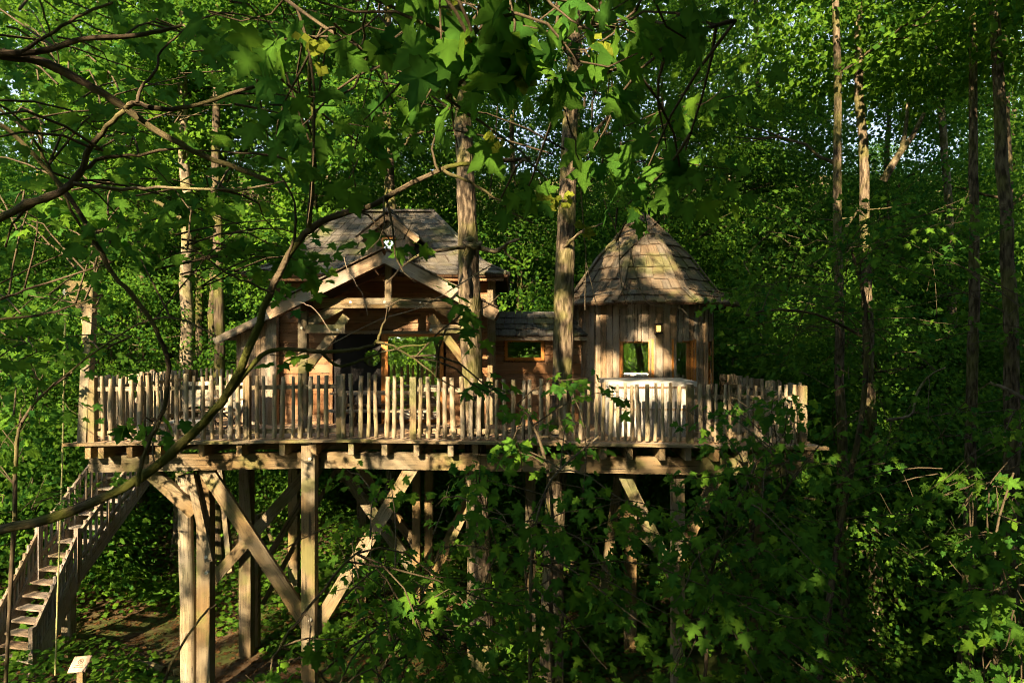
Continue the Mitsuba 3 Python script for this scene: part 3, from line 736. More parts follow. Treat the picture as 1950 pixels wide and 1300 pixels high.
def window(parent, x0, x1, z0, z1, y, fr=.08, name='window'):
    w = part(parent, name, cat([bar([x0, y, z0 - fr / 2], [x1, y, z0 - fr / 2], .1, fr), bar([x0, y, z1 + fr / 2], [x1, y, z1 + fr / 2], .1, fr)]), 'm_orange_wood')
    for x in (x0 - fr / 2, x1 + fr / 2):
        part(w, 'jamb', box((x, y, (z0 + z1) / 2), (0, 0, 1), (1, 0, 0), (0, 1, 0), (z1 - z0 + 2 * fr - .004, fr, .104)), 'm_orange_wood')
    part(w, 'pane', (np.array([[x0, y - .01, z0], [x1, y - .01, z0], [x1, y - .01, z1], [x0, y - .01, z1]]), np.array([[0, 1, 2], [0, 2, 3]])), 'm_glass')
    return w


window(cabin, WX0, WX1, WZ0, WZ1, CY0 - .02)
# lean-to at the left
for k in range(7):
    x = -5.93 + .105 * k
    zt = 7.12 + (x + 6.0) * .46
    part(cabin + '__side_wall', 'plank', post(x, 14.82 + cg.normal(0, .008), DZ, zt, .098, .03), 'm_plank_grey')
part(cabin, 'side_backing', box((-5.6, 16.3, 6.1), (0, 1, 0), (1, 0, 0), (0, 0, 1), (2.85, .66, 1.75)), 'm_dark_wood')
part(cabin, 'side_roof', hexa([[-6.28, 14.45, 7.02], [-6.28, 18.2, 7.02], [-5.0, 18.2, 7.68], [-5.0, 14.45, 7.68]], (-.4, 0, .9), .05, .05), 'm_shingle_grey')
part(cabin, 'side_bargeboard', bar([-6.3, 14.44, 7.0], [-5.1, 14.44, 7.58], .03, .15), 'm_plank_grey')
# main roof: hipped, flared at the eave
E0, E1, EY0, EY1, EZ = -5.72, -.08, 14.42, 19.1, 8.42
fl = .58
zf, zr, YR, R0, R1 = 8.74, 10.16, 16.8, -4.25, -1.95
roof = part(cabin, 'roof', slabs([[[E0, EY0, EZ], [E1, EY0, EZ], [E1 - fl, EY0 + fl, zf], [E0 + fl, EY0 + fl, zf]], [[E0 + fl, EY0 + fl, zf], [E1 - fl, EY0 + fl, zf], [R1, YR, zr], [R0, YR, zr]],
                                   [[E1, EY0, EZ], [E1, EY1, EZ], [E1 - fl, EY1 - fl, zf], [E1 - fl, EY0 + fl, zf]], [[E1 - fl, EY0 + fl, zf], [E1 - fl, EY1 - fl, zf], [R1, YR, zr], [R1, YR - .01, zr]],
                                   [[E0, EY1, EZ], [E0, EY0, EZ], [E0 + fl, EY0 + fl, zf], [E0 + fl, EY1 - fl, zf]], [[E0 + fl, EY1 - fl, zf], [E0 + fl, EY0 + fl, zf], [R0, YR, zr], [R0, YR + .01, zr]],
                                   [[E1, EY1, EZ], [E0, EY1, EZ], [E0 + fl, EY1 - fl, zf], [E1 - fl, EY1 - fl, zf]], [[E1 - fl, EY1 - fl, zf], [E0 + fl, EY1 - fl, zf], [R0, YR, zr], [R1, YR, zr]]]), 'm_dark_wood')
slope(roof, [E0, EY0, EZ], [E1, EY0, EZ], [E1 - fl, EY0 + fl, zf], [E0 + fl, EY0 + fl, zf], 3, .26, 'm_shingle_grey', cg)
slope(roof, [E0 + fl, EY0 + fl, zf], [E1 - fl, EY0 + fl, zf], [R1, YR, zr], [R0, YR, zr], 8, .24, 'm_shingle_grey', cg)
st = []
slope(roof, [E1, EY0, EZ], [E1, EY1, EZ], [E1 - fl, EY1 - fl, zf], [E1 - fl, EY0 + fl, zf], 3, .26, 'm_shingle_grey', cg, st)
slope(roof, [E1 - fl, EY0 + fl, zf], [E1 - fl, EY1 - fl, zf], [R1, YR + .05, zr], [R1, YR - .05, zr], 8, .26, 'm_shingle_grey', cg, st)
slope(roof, [E0, EY1, EZ], [E0, EY0, EZ], [E0 + fl, EY0 + fl, zf], [E0 + fl, EY1 - fl, zf], 3, .26, 'm_shingle_grey', cg, st)
slope(roof, [E0 + fl, EY1 - fl, zf], [E0 + fl, EY0 + fl, zf], [R0, YR - .05, zr], [R0, YR + .05, zr], 8, .26, 'm_shingle_grey', cg, st)
part(roof, 'side_shingles', cat(st), 'm_shingle_grey', kind='stuff')
for a, b, c_ in (((E0, EY0, EZ + .03), (E0 + fl, EY0 + fl, zf + .03), (R0, YR, zr + .04)), ((E1, EY0, EZ + .03), (E1 - fl, EY0 + fl, zf + .03), (R1, YR, zr + .04))):
    part(roof, 'hip_cap', cat([bar(a, b, .11, .03), bar(b, c_, .11, .03)]), 'm_shingle_grey')
part(roof, 'ridge_cap', bar([R0 - .05, YR, zr + .05], [R1 + .05, YR, zr + .05], .18, .05), 'm_shingle_grey')
part(roof, 'fascia', bar([E0 + .1, EY0 + .1, EZ - .08], [E1 - .1, EY0 + .1, EZ - .08], .03, .1), 'm_clapboard')
# porch
PA = np.array([-2.46, 13.18, 8.76])
PL, PRt = np.array([-4.72, 13.18, 7.66]), np.array([-.30, 13.18, 7.62])
porch = cabin + '__porch'
for lo, s in ((PL, -1), (PRt, 1)):
    up = unit([-(lo - PA)[2] * -s, 0, abs((lo - PA)[0])])
    up = np.array([s * abs(lo[2] - PA[2]), 0, abs(lo[0] - PA[0])]); up /= np.linalg.norm(up)
    part(porch, 'bargeboard', bar(lo - [0, .0, .12], PA - [0, 0, .12], .045, .235, up=up), 'm_plank_grey')
    for k in range(10):                                  # roof boards along the porch
        a, b = PA + (lo - PA) * (k / 10 + .004), PA + (lo - PA) * ((k + 1) / 10 - .004)
        mid = (a + b) / 2 + up * .012
        part(porch, 'roof_board', box((mid[0], 14.15, mid[2]), (0, 1, 0), unit(lo - PA), up, (1.9, np.linalg.norm(b - a), .025)), 'm_clapboard')
    for row in range(2):
        n = 9
        for k in range(n):
            a, b = lo + (PA - lo) * (k / n), lo + (PA - lo) * ((k + 1.25) / n)
            y0, y1 = (13.10, 13.42) if row == 0 else (13.425, 13.9)
            b = b if k < n - 1 else PA
            part(porch, 'shingle', hexa(np.array([[a[0], y0, a[2]], [a[0], y1, a[2]], [b[0], y1, b[2]], [b[0], y0, b[2]]])[[0, 1, 2, 3]] + up * .028, up, .034, .008), 'm_shingle_brown')
    for y in (13.6, 14.4):
        part(porch, 'rafter', bar(np.array([lo[0], y, lo[2] - .14]) + up * .02, np.array([PA[0], y, PA[2] - .14]) + up * .02, .09, .15, up=up), 'm_dark_wood')
    px = PA[0] + s * 1.70
    part(porch, 'post', post(px, 13.62, DZ, 7.62, .17), 'm_frame_timber')
    part(porch, 'bracket_beam', bar([px - s * .1 if s < 0 else px + .1, 13.50, 7.25], [px - s * .86, 13.50, 7.25], .06, .165), 'm_frame_timber')
    part(porch, 'brace', bar([px - s * .06, 13.61, 6.44], [px - s * .86, 13.61, 7.5], .08, .17, up=unit(np.cross([-s * .8, 0, 1.06], [0, 1, 0]))), 'm_frame_timber')
    part(porch, 'arch_brace', bar([px - s * .02, 13.64, 7.32], [px - s * .75, 13.64, 7.72], .08, .2, up=unit(np.cross([-s * .73, 0, .4], [0, 1, 0]))), 'm_frame_timber')
    part(porch, 'wall_plate', bar([px, 13.2, 7.66], [px, 15.0, 7.66], .14, .16), 'm_dark_wood')
    for u_, v_ in ((574, 624), (642, 628)) if s < 0 else ((820, 628), (888, 624)):
        p = P(u_, v_, 13.46)
        part(porch, 'bolt', tube([p, p + [0, .03, 0]], .026, 10), 'm_steel')
part(porch, 'tie_beam', bar([-3.95, 13.62, 7.76], [-.97, 13.62, 7.76], .12, .19), 'm_frame_timber')
part(porch, 'king_post', post(PA[0], 13.62, 7.66, 8.58, .13), 'm_frame_timber')
part(porch, 'collar_beam', bar([-3.4, 13.56, 7.80], [-1.6, 13.56, 7.80], .05, .12), 'm_frame_timber')
for u_ in (667, 732, 800):
    p = P(u_, 575, 13.53)
    part(porch, 'bolt', tube([p, p + [0, .03, 0]], .026, 10), 'm_steel')
# dormer over the porch
dm = cabin + '__dormer'
DA = np.array([-2.66, 14.55, 9.74])
for s in (-1, 1):
    lo = DA + [s * .66, 0, -.54]
    up = unit([s * .54, 0, .66])
    part(dm, 'bargeboard', bar(lo - [0, 0, .06], DA - [0, 0, .06], .04, .13, up=up), 'm_plank_grey')
    for k in range(4):
        a, b = lo + (DA - lo) * (k / 4), lo + (DA - lo) * min(1, (k + 1.25) / 4)
        for y0, y1 in ((14.48, 14.8), (14.81, 15.3), (15.31, 16.2)):
            part(dm, 'shingle', hexa(np.array([[a[0], y0, a[2]], [a[0], y1, a[2]], [b[0], y1, b[2]], [b[0], y0, b[2]]]) + up * .02, up, .03, .008), 'm_shingle_grey')
    part(dm, 'side_wall', box((DA[0] + s * .43, 15.3, 8.98), (0, 1, 0), (1, 0, 0), (0, 0, 1), (1.1, .04, .9)), 'm_plank_grey')
for k in range(9):
    x = DA[0] - .40 + .1 * k
    zt = DA[2] - .12 - abs(x - DA[0]) * .8
    if abs(k - 4) < 2: part(dm, 'plank', post(x, 14.72, 9.28, zt, .092, .03), 'm_plank_grey')
    else: part(dm, 'plank', post(x, 14.72, 8.6, zt, .092, .03), 'm_plank_grey')
window(dm, DA[0] - .11, DA[0] + .11, 8.98, 9.2, 14.73, .04)
part(dm, 'sill_board', box((DA[0], 14.73, 8.75), (1, 0, 0), (0, 1, 0), (0, 0, 1), (.3, .03, .36)), 'm_plank_grey')
part(dm, 'peak_cap', bar(DA + [0, -.08, .06], DA + [0, 1.6, .06], .16, .07), 'm_shingle_grey')

# ------------------------------------------------------------------ link between cabin and turret
link = thing('link', 'low shingled passage with a wide little window, joining cabin and turret', 'passage')
lw = link + '__wall'
LW0, LW1 = (967 - 975) / FPX * 15.4, (1030 - 975) / FPX * 15.4
clap(lw, -.42, 1.62, 15.4, DZ, 6.52)
clap(lw, -.42, LW0 - .09, 15.4, 6.525, 7.1)
clap(lw, LW1 + .09, 1.62, 15.4, 6.525, 7.1)
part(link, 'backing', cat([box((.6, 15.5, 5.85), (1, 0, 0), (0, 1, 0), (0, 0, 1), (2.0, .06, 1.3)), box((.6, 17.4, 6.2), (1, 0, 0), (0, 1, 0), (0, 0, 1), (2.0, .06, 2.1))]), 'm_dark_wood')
window(link, LW0, LW1, 6.64, 6.99, 15.40, .075)
slope(link + '__roof', [-.42, 15.12, 7.12], [1.7, 15.12, 7.12], [1.7, 15.95, 7.66], [-.42, 15.95, 7.66], 4, .24, 'm_shingle_grey', cg)
part(link, 'roof_deck', slabs([[[-.42, 15.14, 7.12], [1.7, 15.14, 7.12], [1.7, 15.95, 7.66], [-.42, 15.95, 7.66]], [[1.7, 17.5, 7.0], [-.42, 17.5, 7.0], [-.42, 15.95, 7.66], [1.7, 15.95, 7.66]]]), 'm_dark_wood')
part(link, 'eave_board', bar([-.42, 15.16, 7.06], [1.7, 15.16, 7.06], .03, .08), 'm_plank_grey')

# ------------------------------------------------------------------ turret
turret = thing('turret', 'round plank turret with flared octagonal shingle roof', 'turret')
TX, TY, TR = 3.04, 16.0, 1.60
NP = 66


def around(deg, r, z=0.0):
    a = math.radians(deg)
    return np.array([TX + r * math.sin(a), TY - r * math.cos(a), z])


WINS = [(-15.5, 12.5), (23.5, 10.0), (60.0, 9.0)]
for k in range(NP):
    d = 360 * (k + .5) / NP
    d = d - 360 if d > 180 else d
    r = TR + cg.normal(0, .014)
    hit = any(abs(d - c) < h - 1 for c, h in WINS)
    for z0, z1 in (((DZ, 6.05), (7.0 + cg.normal(0, .012), 7.92)) if hit else ((DZ, 7.92),)):
        c = around(d, r, (z0 + z1) / 2)
        t_ = np.array([math.cos(math.radians(d)), math.sin(math.radians(d)), 0])
        part(turret + '__wall', 'plank', box(c, (0, 0, 1), t_, np.cross((0, 0, 1), t_), (z1 - z0, .128 + .016 * cg.random(), .026 + .03 * cg.random())), 'm_plank_grey')
inner = tube([[TX, TY, DZ], [TX, TY, 6.03]], TR - .03, 48, cap=False)
inner2 = tube([[TX, TY, 7.04], [TX, TY, 7.9]], TR - .03, 48, cap=False)
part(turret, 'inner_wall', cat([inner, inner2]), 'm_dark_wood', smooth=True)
for c, h in WINS:
    a, b = around(c - h, TR - .10), around(c + h, TR - .10)
    x_ = unit(b - a); o_ = unit(around(c, 1) - around(c, 0)); W_ = np.linalg.norm(b - a)
    m0 = (a + b) / 2
    z0, z1 = 6.10, 7.02
    wk = part(turret, 'window', cat([box(m0 + [0, 0, z0], x_, o_, (0, 0, 1), (W_, .12, .1)), box(m0 + [0, 0, z1], x_, o_, (0, 0, 1), (W_, .12, .1))]), 'm_orange_wood')
    for s in (-1, 1):
        part(wk, 'jamb', box(m0 + x_ * s * W_ / 2 + o_ * .02 + [0, 0, (z0 + z1) / 2], (0, 0, 1), x_, o_, (z1 - z0 + .06, .11, .17)), 'm_orange_wood')
    g4 = [m0 - x_ * W_ / 2, m0 + x_ * W_ / 2]
    part(wk, 'pane', (np.array([g4[0] + [0, 0, z0], g4[1] + [0, 0, z0], g4[1] + [0, 0, z1], g4[0] + [0, 0, z1]]), np.array([[0, 1, 2], [0, 2, 3]])), 'm_glass')
PROF = [(2.16, 7.80), (1.92, 7.95), (1.70, 8.09), (1.48, 8.34), (1.30, 8.61), (1.11, 8.88), (.89, 9.14), (.64, 9.41), (.38, 9.67), (.10, 9.93)]
TROFF = -3.0
base = []
for k in range(8):
    d0, d1 = 45 * k - 22.5 + TROFF, 45 * k + 22.5 + TROFF
    st = []
    for (r0, z0), (r1, z1) in zip(PROF[:-1], PROF[1:]):
        q = [around(d0, r0, z0), around(d1, r0, z0), around(d1, r1, z1), around(d0, r1, z1)]
        base.append(q)
        if k in (0, 1, 7, 2, 6): course(turret + '__roof', *q, .21, 'm_shingle_brown', cg, lap=.3, th=.042)
        else: course(turret + '__roof', *q, .21, 'm_shingle_brown', cg, lap=.3, stuff=st)
    if st: part(turret, 'rear_shingles', cat(st), 'm_shingle_brown', kind='stuff')
    pts = [around(d0, r + .03, z + .045) for r, z in PROF]
    part(turret, 'hip_board', cat([bar(p, q, .13, .022, up=unit(around(d0, 1) - around(d0, 0) + [0, 0, .8])) for p, q in ((pts[0], pts[2]), (pts[2], pts[5]), (pts[5], pts[9]))]), 'm_shingle_brown')
part(turret, 'roof_deck', slabs(base, .03), 'm_dark_wood')
0 and part(turret, 'finial', tube([[TX, TY, 10.1], [TX, TY, 10.5]], [.07, .02], 8), 'm_dark_wood')
lamp = thing('wall_lamp', 'small lit lantern on the turret wall above the gap between windows', 'lamp')
lp = around(1.0, TR + .10, 7.27)
part(lamp, 'glow_box', {**shape(box(lp, (1, 0, 0), (0, 1, 0), (0, 0, 1), (.085, .085, .13)), 'm_lamp_glow'), 'emitter': {'type': 'area', 'radiance': {'type': 'rgb', 'value': [0.16, 0.095, 0.022]}}})
part(lamp, 'cap', box(lp + [0, 0, .095], (1, 0, 0), (0, 1, 0), (0, 0, 1), (.15, .15, .03)), 'm_black_metal')
part(lamp, 'base', box(lp - [0, 0, .095], (1, 0, 0), (0, 1, 0), (0, 0, 1), (.15, .15, .03)), 'm_black_metal')
for sx in (-1, 1):
    for sy in (-1, 1):
        part(lamp, 'cage_bar', post(lp[0] + sx * .065, lp[1] + sy * .065, lp[2] - .08, lp[2] + .08, .012), 'm_black_metal')
part(lamp, 'backplate', box(lp + [0, .075, 0], (1, 0, 0), (0, 1, 0), (0, 0, 1), (.16, .02, .24)), 'm_dark_wood')

# ------------------------------------------------------------------ stairs
stairs = thing('stairs', 'steep wooden stairs with stake railings coming down at the left', 'stairs')
SL = np.array([[-9.62, 18.3, 5.15], [-9.93, 17.0, 3.75], [-10.62, 15.3, 1.78], [-10.98, 14.3, .0]])
SR = np.array([[-8.62, 18.3, 5.15], [-8.95, 17.0, 3.75], [-9.62, 15.1, 1.78], [-9.92, 14.1, .0]])
sl, sr = smooth_line(SL, 28), smooth_line(SR, 28)
for s in (sl, sr):
    for i in range(0, 27, 9):
        part(stairs, 'stringer', bar(s[i], s[i + 9], .06, .26), 'm_stair_wood')
    for i in range(0, 27, 9):
        for dz in (.92, .35):
            part(stairs, 'handrail' if dz > .5 else 'rail', bar(s[i] + [0, 0, dz], s[min(i + 9, 27)] + [0, 0, dz], .07, .075), 'm_stair_wood')
    f = smooth_line(s, 44)
    for p in f:
        v, fc, uv = tube([p + [0, 0, -.05], p + [rg.normal(0, .01), 0, .45], p + [0, 0, .98 + rg.normal(0, .03)]], [.040, .036, .032], 6, int(rg.integers(1e6)), .05)
        uv[:, 0] += 40 * bid()
        part(stairs, 'stake', (v, fc, uv), 'm_stair_wood', smooth=True)
    for i in (0, 9, 18, 27):
        part(stairs, 'newel', post(s[i][0], s[i][1], s[i][2] - .12, s[i][2] + 1.1, .09), 'm_stair_wood')
for k in range(24):
    t_ = (k + .5) / 24
    i = t_ * 27
    a, b = (np.array([np.interp(i, np.arange(28), s[:, c]) for c in range(3)]) for s in (sl, sr))
    part(stairs, 'tread', bar(a, b, .26, .04), 'm_stair_wood')
xs = (131 - 975) / FPX * 15.0
part(stairs, 'support_post', post(xs, 15.0, -.2, 1.75, .2), 'm_frame_timber')

# ------------------------------------------------------------------ hoist, furniture, small things
hoist = thing('hoist', 'leaning hoist post with arm, pulley and hanging rope at the left corner', 'hoist')
hb, ht = P(160, 800, 12.25), P(174, 548, 12.25)
hb[2] = DZ
part(hoist, 'post', bar(hb, ht, .16, .16, up=(0, 1, 0)), 'm_frame_timber')
part(hoist, 'arm', bar(P(126, 540, 12.25), P(178, 545, 12.25), .12, .13), 'm_frame_timber')
part(hoist, 'brace', bar(P(135, 545, 12.2), P(172, 600, 12.2), .05, .24, up=unit(np.cross(P(172, 600, 12.2) - P(135, 545, 12.2), [0, 1, 0]))), 'm_frame_timber')
pc = P(129, 556, 12.25)
part(hoist, 'pulley', tube([pc - [0, .03, 0], pc + [0, .03, 0]], .075, 14), 'm_steel')
part(hoist, 'rope', tube(smooth_line([P(125, 556, 12.25), P(122, 700, 12.25), P(118, 900, 12.25), P(110, 1120, 12.25), P(105, 1285, 12.25)], 16), .014, 6), 'm_rope', smooth=True)
part(hoist, 'rope', tube(smooth_line([P(134, 556, 12.25), P(150, 590, 12.25), P(163, 640, 12.2), P(168, 700, 12.2)], 10), .014, 6), 'm_rope', smooth=True)

tub = thing('hot_tub', 'white panelled hot tub in front of the turret', 'hot tub')
HX0, HX1, HY0, HY1, HZ = 1.86, 3.46, 12.95, 14.2, DZ + 1.0
for k in range(12):
    w_ = (HX1 - HX0) / 12
    for z0, z1 in ((DZ, DZ + .50), (DZ + .53, HZ - .08)):
        part(tub, 'panel', post(HX0 + w_ * (k + .5), HY0 + .012 * (k % 3 == 1), z0, z1, w_ - .006, .03), 'm_white_panel')
for x in (HX0, HX1):
    for k in range(8):
        w_ = (HY1 - HY0) / 8
        part(tub, 'panel', post(x, HY0 + w_ * (k + .5) + .03, DZ, HZ - .08, .03, w_ - .006), 'm_white_panel')
part(tub, 'trim', bar([HX0, HY0 - .01, DZ + .515], [HX1, HY0 - .01, DZ + .515], .04, .03), 'm_plank_grey')
part(tub, 'trim', bar([HX0, HY0 - .01, HZ - .07], [HX1, HY0 - .01, HZ - .07], .05, .02), 'm_clapboard')
part(tub, 'lid', box(((HX0 + HX1) / 2, (HY0 + HY1) / 2, HZ - .005), (1, 0, 0), (0, 1, 0), (0, 0, 1), (HX1 - HX0 + .08, HY1 - HY0 + .1, .10)), 'm_white_panel')
part(tub, 'core', box(((HX0 + HX1) / 2, (HY0 + HY1) / 2 + .03, DZ + .46), (1, 0, 0), (0, 1, 0), (0, 0, 1), (HX1 - HX0 - .06, HY1 - HY0 - .06, .90)), 'm_dark_wood')

table = thing('picnic_table', 'wooden picnic table with benches in front of the dark door', 'table')
for k in range(5):
    part(table, 'top_plank', bar([-3.65, 13.72 + .14 * k, DZ + .75], [-1.75, 13.72 + .14 * k, DZ + .75], .13, .04), 'm_plank_grey')
for y in (13.38, 14.62):
    for k in range(2):
        part(table, 'bench_plank', bar([-3.65, y + .13 * (k - .5), DZ + .44], [-1.6, y + .13 * (k - .5), DZ + .44], .12, .04), 'm_plank_grey')
for x in (-3.35, -1.95):
    for s in (-1, 1):
        part(table, 'leg', bar([x, 14.0 + s * .22, DZ + .73], [x, 14.0 + s * .55, DZ], .07, .1), 'm_plank_grey')
    part(table, 'cross_beam', bar([x + .06, 13.3, DZ + .40], [x + .06, 14.7, DZ + .40], .05, .08), 'm_plank_grey')


def quad_sheet(pts, n=8, sag=.05):
    """A slung cloth between four corners (a, b, c, d), sagging in the middle, with thickness."""
    a, b, c, d = (np.asarray(x, float) for x in pts)
    s, t = np.meshgrid(np.linspace(0, 1, n), np.linspace(0, 1, n))
    s, t = s.ravel()[:, None], t.ravel()[:, None]
    v = (a * (1 - s) + b * s) * (1 - t) + (d * (1 - s) + c * s) * t
    nn = unit(np.cross(b - a, d - a))
    v = v - nn * sag * (np.sin(np.pi * s) * np.sin(np.pi * t))
    i, j = np.meshgrid(np.arange(n - 1), np.arange(n - 1), indexing='ij')
    k = (i * n + j).ravel()
    f = np.vstack([np.stack([k, k + 1, k + n + 1], 1), np.stack([k, k + n + 1, k + n], 1)])
    m = len(v)
    return np.vstack([v, v - nn * .008]), np.vstack([f, f[:, ::-1] + m]), np.zeros((2 * m, 2))


def chair(label, x, y, rz):
    t = thing('folding_chair', label, 'chair', 'cream canvas chairs behind the railing')
    R = np.array([[math.cos(rz), -math.sin(rz), 0], [math.sin(rz), math.cos(rz), 0], [0, 0, 1]])
    W = lambda p: R @ np.asarray(p, float) + [x, y, DZ]  # noqa: E731
    part(t, 'seat', quad_sheet([W((-.28, -.25, .42)), W((.28, -.25, .42)), W((.28, .25, .38)), W((-.28, .25, .38))]), 'm_canvas')
    part(t, 'backrest', quad_sheet([W((-.29, .26, .44)), W((.29, .26, .44)), W((.29, .46, .95)), W((-.29, .46, .95))], sag=.04), 'm_canvas')
    for s in (-1, 1):
        for a, b in (((s * .29, -.27, 0), (s * .29, .30, .45)), ((s * .29, .30, 0), (s * .29, -.27, .44)), ((s * .29, .2, .3), (s * .29, .47, .97))):
            part(t, 'leg', bar(W(a), W(b), .022, .022), 'm_black_metal')
        part(t, 'armrest', bar(W((s * .31, -.28, .62)), W((s * .31, .36, .64)), .05, .025), 'm_plank_grey')
        part(t, 'arm_support', bar(W((s * .30, -.26, .43)), W((s * .30, -.26, .62)), .02, .02), 'm_black_metal')
    return t


chair('cream canvas folding chair, left one behind the railing', -6.45, 14.1, .5)
chair('cream canvas folding chair, right one beside the lean-to', -5.82, 13.7, -.5)
tb = thing('low_table', 'small low pale table on the deck between the two canvas chairs', 'table')
part(tb, 'top', box((-6.25, 13.15, DZ + .26), (1, 0, 0), (0, 1, 0), (0, 0, 1), (.7, .45, .03)), 'm_white_panel')
for sx in (-1, 1):
    for sy in (-1, 1):
        part(tb, 'leg', post(-6.25 + sx * .3, 13.15 + sy * .18, DZ, DZ + .245, .04), 'm_white_panel')

sx_, sy_ = (155 - 975) / FPX * 12.9, 12.9
sign = thing('sign', 'small pale wooden sign with a slanted board standing on the grass', 'sign')
zs = EYE - (1268 - 650) / FPX * sy_
zg = float(ground_z(sx_, sy_))
part(sign, 'post', post(sx_, sy_, zg - .2, zs - .05, .11), 'm_frame_timber')
su, sn = unit([0, .75, .66]), unit([0, -.66, .75])
sx0 = unit([1, .05, .06])
bc = np.array([sx_, sy_ - .04, zs + .06])
face = part(sign, 'board', box(bc, sx0, su, sn, (.32, .30, .03)), 'm_sign_face')
ra = np.linspace(0, 2 * np.pi, 22)
part(face, 'emblem', tube([bc + sn * .018 + sx0 * .045 * math.cos(a) + su * (.045 + .045 * math.sin(a)) for a in ra], .005, 5, cap=False), 'm_ink')
part(face, 'emblem_mark', cat([box(bc + sn * .018 + su * .045 + sx0 * o, su, sx0, sn, (.05, .010, .006)) for o in (-.012, .012)]), 'm_ink')
for k, (o, w_) in enumerate(((-.03, .15), (-.065, .2))):
    part(face, 'text_line', cat([box(bc + sn * .018 + su * o + sx0 * (-w_ / 2 + w_ * (i + .5) / 9), sx0, su, sn, (w_ / 9 * .7, .010, .004)) for i in range(9)]), 'm_ink')
for lab, (a, b), r in (('short pale cut log lying on the ground left of the log post', (P(256, 1262, 14.8), P(312, 1276, 14.6)), .085), ('second cut log half hidden behind the log post', (P(330, 1282, 14.4), P(362, 1276, 14.6)), .09)):
    lg = thing('cut_log', lab, 'log')
    put(lg, tube(smooth_line([a, (a + b) / 2 + [0, 0, .02], b], 8), r, 10, 5, .05), 'm_bark', smooth=True)

# the two trunks that pass through the deck
for lab, pts, crowns in (('thick trunk growing through the deck in front of the porch', [(868, 60, 15), (880, 200, 16), (889, 400, 18), (894, 550, 21), (899, 700, 20), (907, 900, 21), (913, 1100, 24), (916, 1345, 28)], [('crown_broad', 14.2, .95, 30), ('crown_layer', 15.5, 1.0, 130)]),
                         ('thick trunk growing through the deck between cabin and turret', [(1093, 60, 12), (1086, 220, 14), (1078, 440, 17.5), (1074, 560, 19), (1071, 700, 19), (1060, 900, 19.5), (1053, 1100, 21), (1049, 1345, 25)], [('crown_tall', 14.0, .9, 100)])):
    t = thing('deck_tree', lab, 'tree')
    d = 13.1 if pts[0][0] < 1000 else 13.25
    L = np.array([[*P(u, v, d), r * d / FPX] for u, v, r in pts])[::-1]
    top = L[-1] + np.array([-.2, 0, 9, -.10])
    L = smooth_line(np.vstack([L, (L[-1] + top) / 2, top]), 70)
    part(t, 'trunk', tube(L[:, :3], L[:, 3] * (1 + .03 * np.sin(np.arange(70) * 1.3)), 18, 9, .018), 'm_bark', smooth=True)
    for c in crowns:
        part(t, 'crown', inst(c[0], top[0], 13.1, c[1], c[2], c[3]))
    br = []
    def limb(px, r0, r1, n=12, dd=d):
        br.append(tube(smooth_line([P(u, v, q if q else dd) for u, v, q in px], n, .006, len(br)), np.linspace(r0, r1, n), 7, len(br), .04))
    if d < 13.2:
        limb([(905, 470, 12.9), (940, 478, 12.6), (957, 472, 12.5), (968, 462, 12.4), (990, 455, 12.3)], .055, .02)
        limb([(960, 470, 12.5), (966, 485, 12.5), (985, 496, 12.4)], .028, .012, 8)
        limb([(892, 470, 12.9), (850, 475, 12.2), (790, 490, 11.8), (735, 540, 11.5)], .045, .012)
        limb([(890, 468, 12.8), (884, 500, 12.7), (887, 530, 12.7), (893, 560, 12.8)], .05, .04)
        limb([(900, 455, 13), (885, 462, 12.8), (905, 470, 12.7), (915, 462, 12.9)], .07, .05)
    else:
        limb([(1074, 470, 13.1), (1110, 440, 12.6), (1150, 425, 12.2)], .04, .012)
        limb([(1090, 300, 13.2), (1130, 255, 12.8), (1165, 215, 12.4)], .06, .02)
    for b_ in br: part(t, 'limb', b_, 'm_bark', smooth=True)

# ------------------------------------------------------------------ near foliage: maples at the viewer's side of the deck
lg_ = np.random.default_rng(88)
LEAF_PLY = []
for k in range(8):
    tv, tf = TEMPL['hi']
    tv = tv.copy()
    tv[:, 2] += -.10 * (k % 3) * tv[:, 1] ** 2 + .05 * np.sin(tv[:, 0] * 6 + k)
    tv[:, 0] *= .9 + .06 * (k % 4)
    LEAF_PLY.append(mikit.ply((tv, tf), 'm_leaf', smooth=True, color=np.repeat(leaf_colors(1, lg_, .1 + .09 * k), len(tv), 0) * np.where(np.abs(tv[:, :1]) < .01, 1.45, .92 + .16 * lg_.random((len(tv), 1)))))


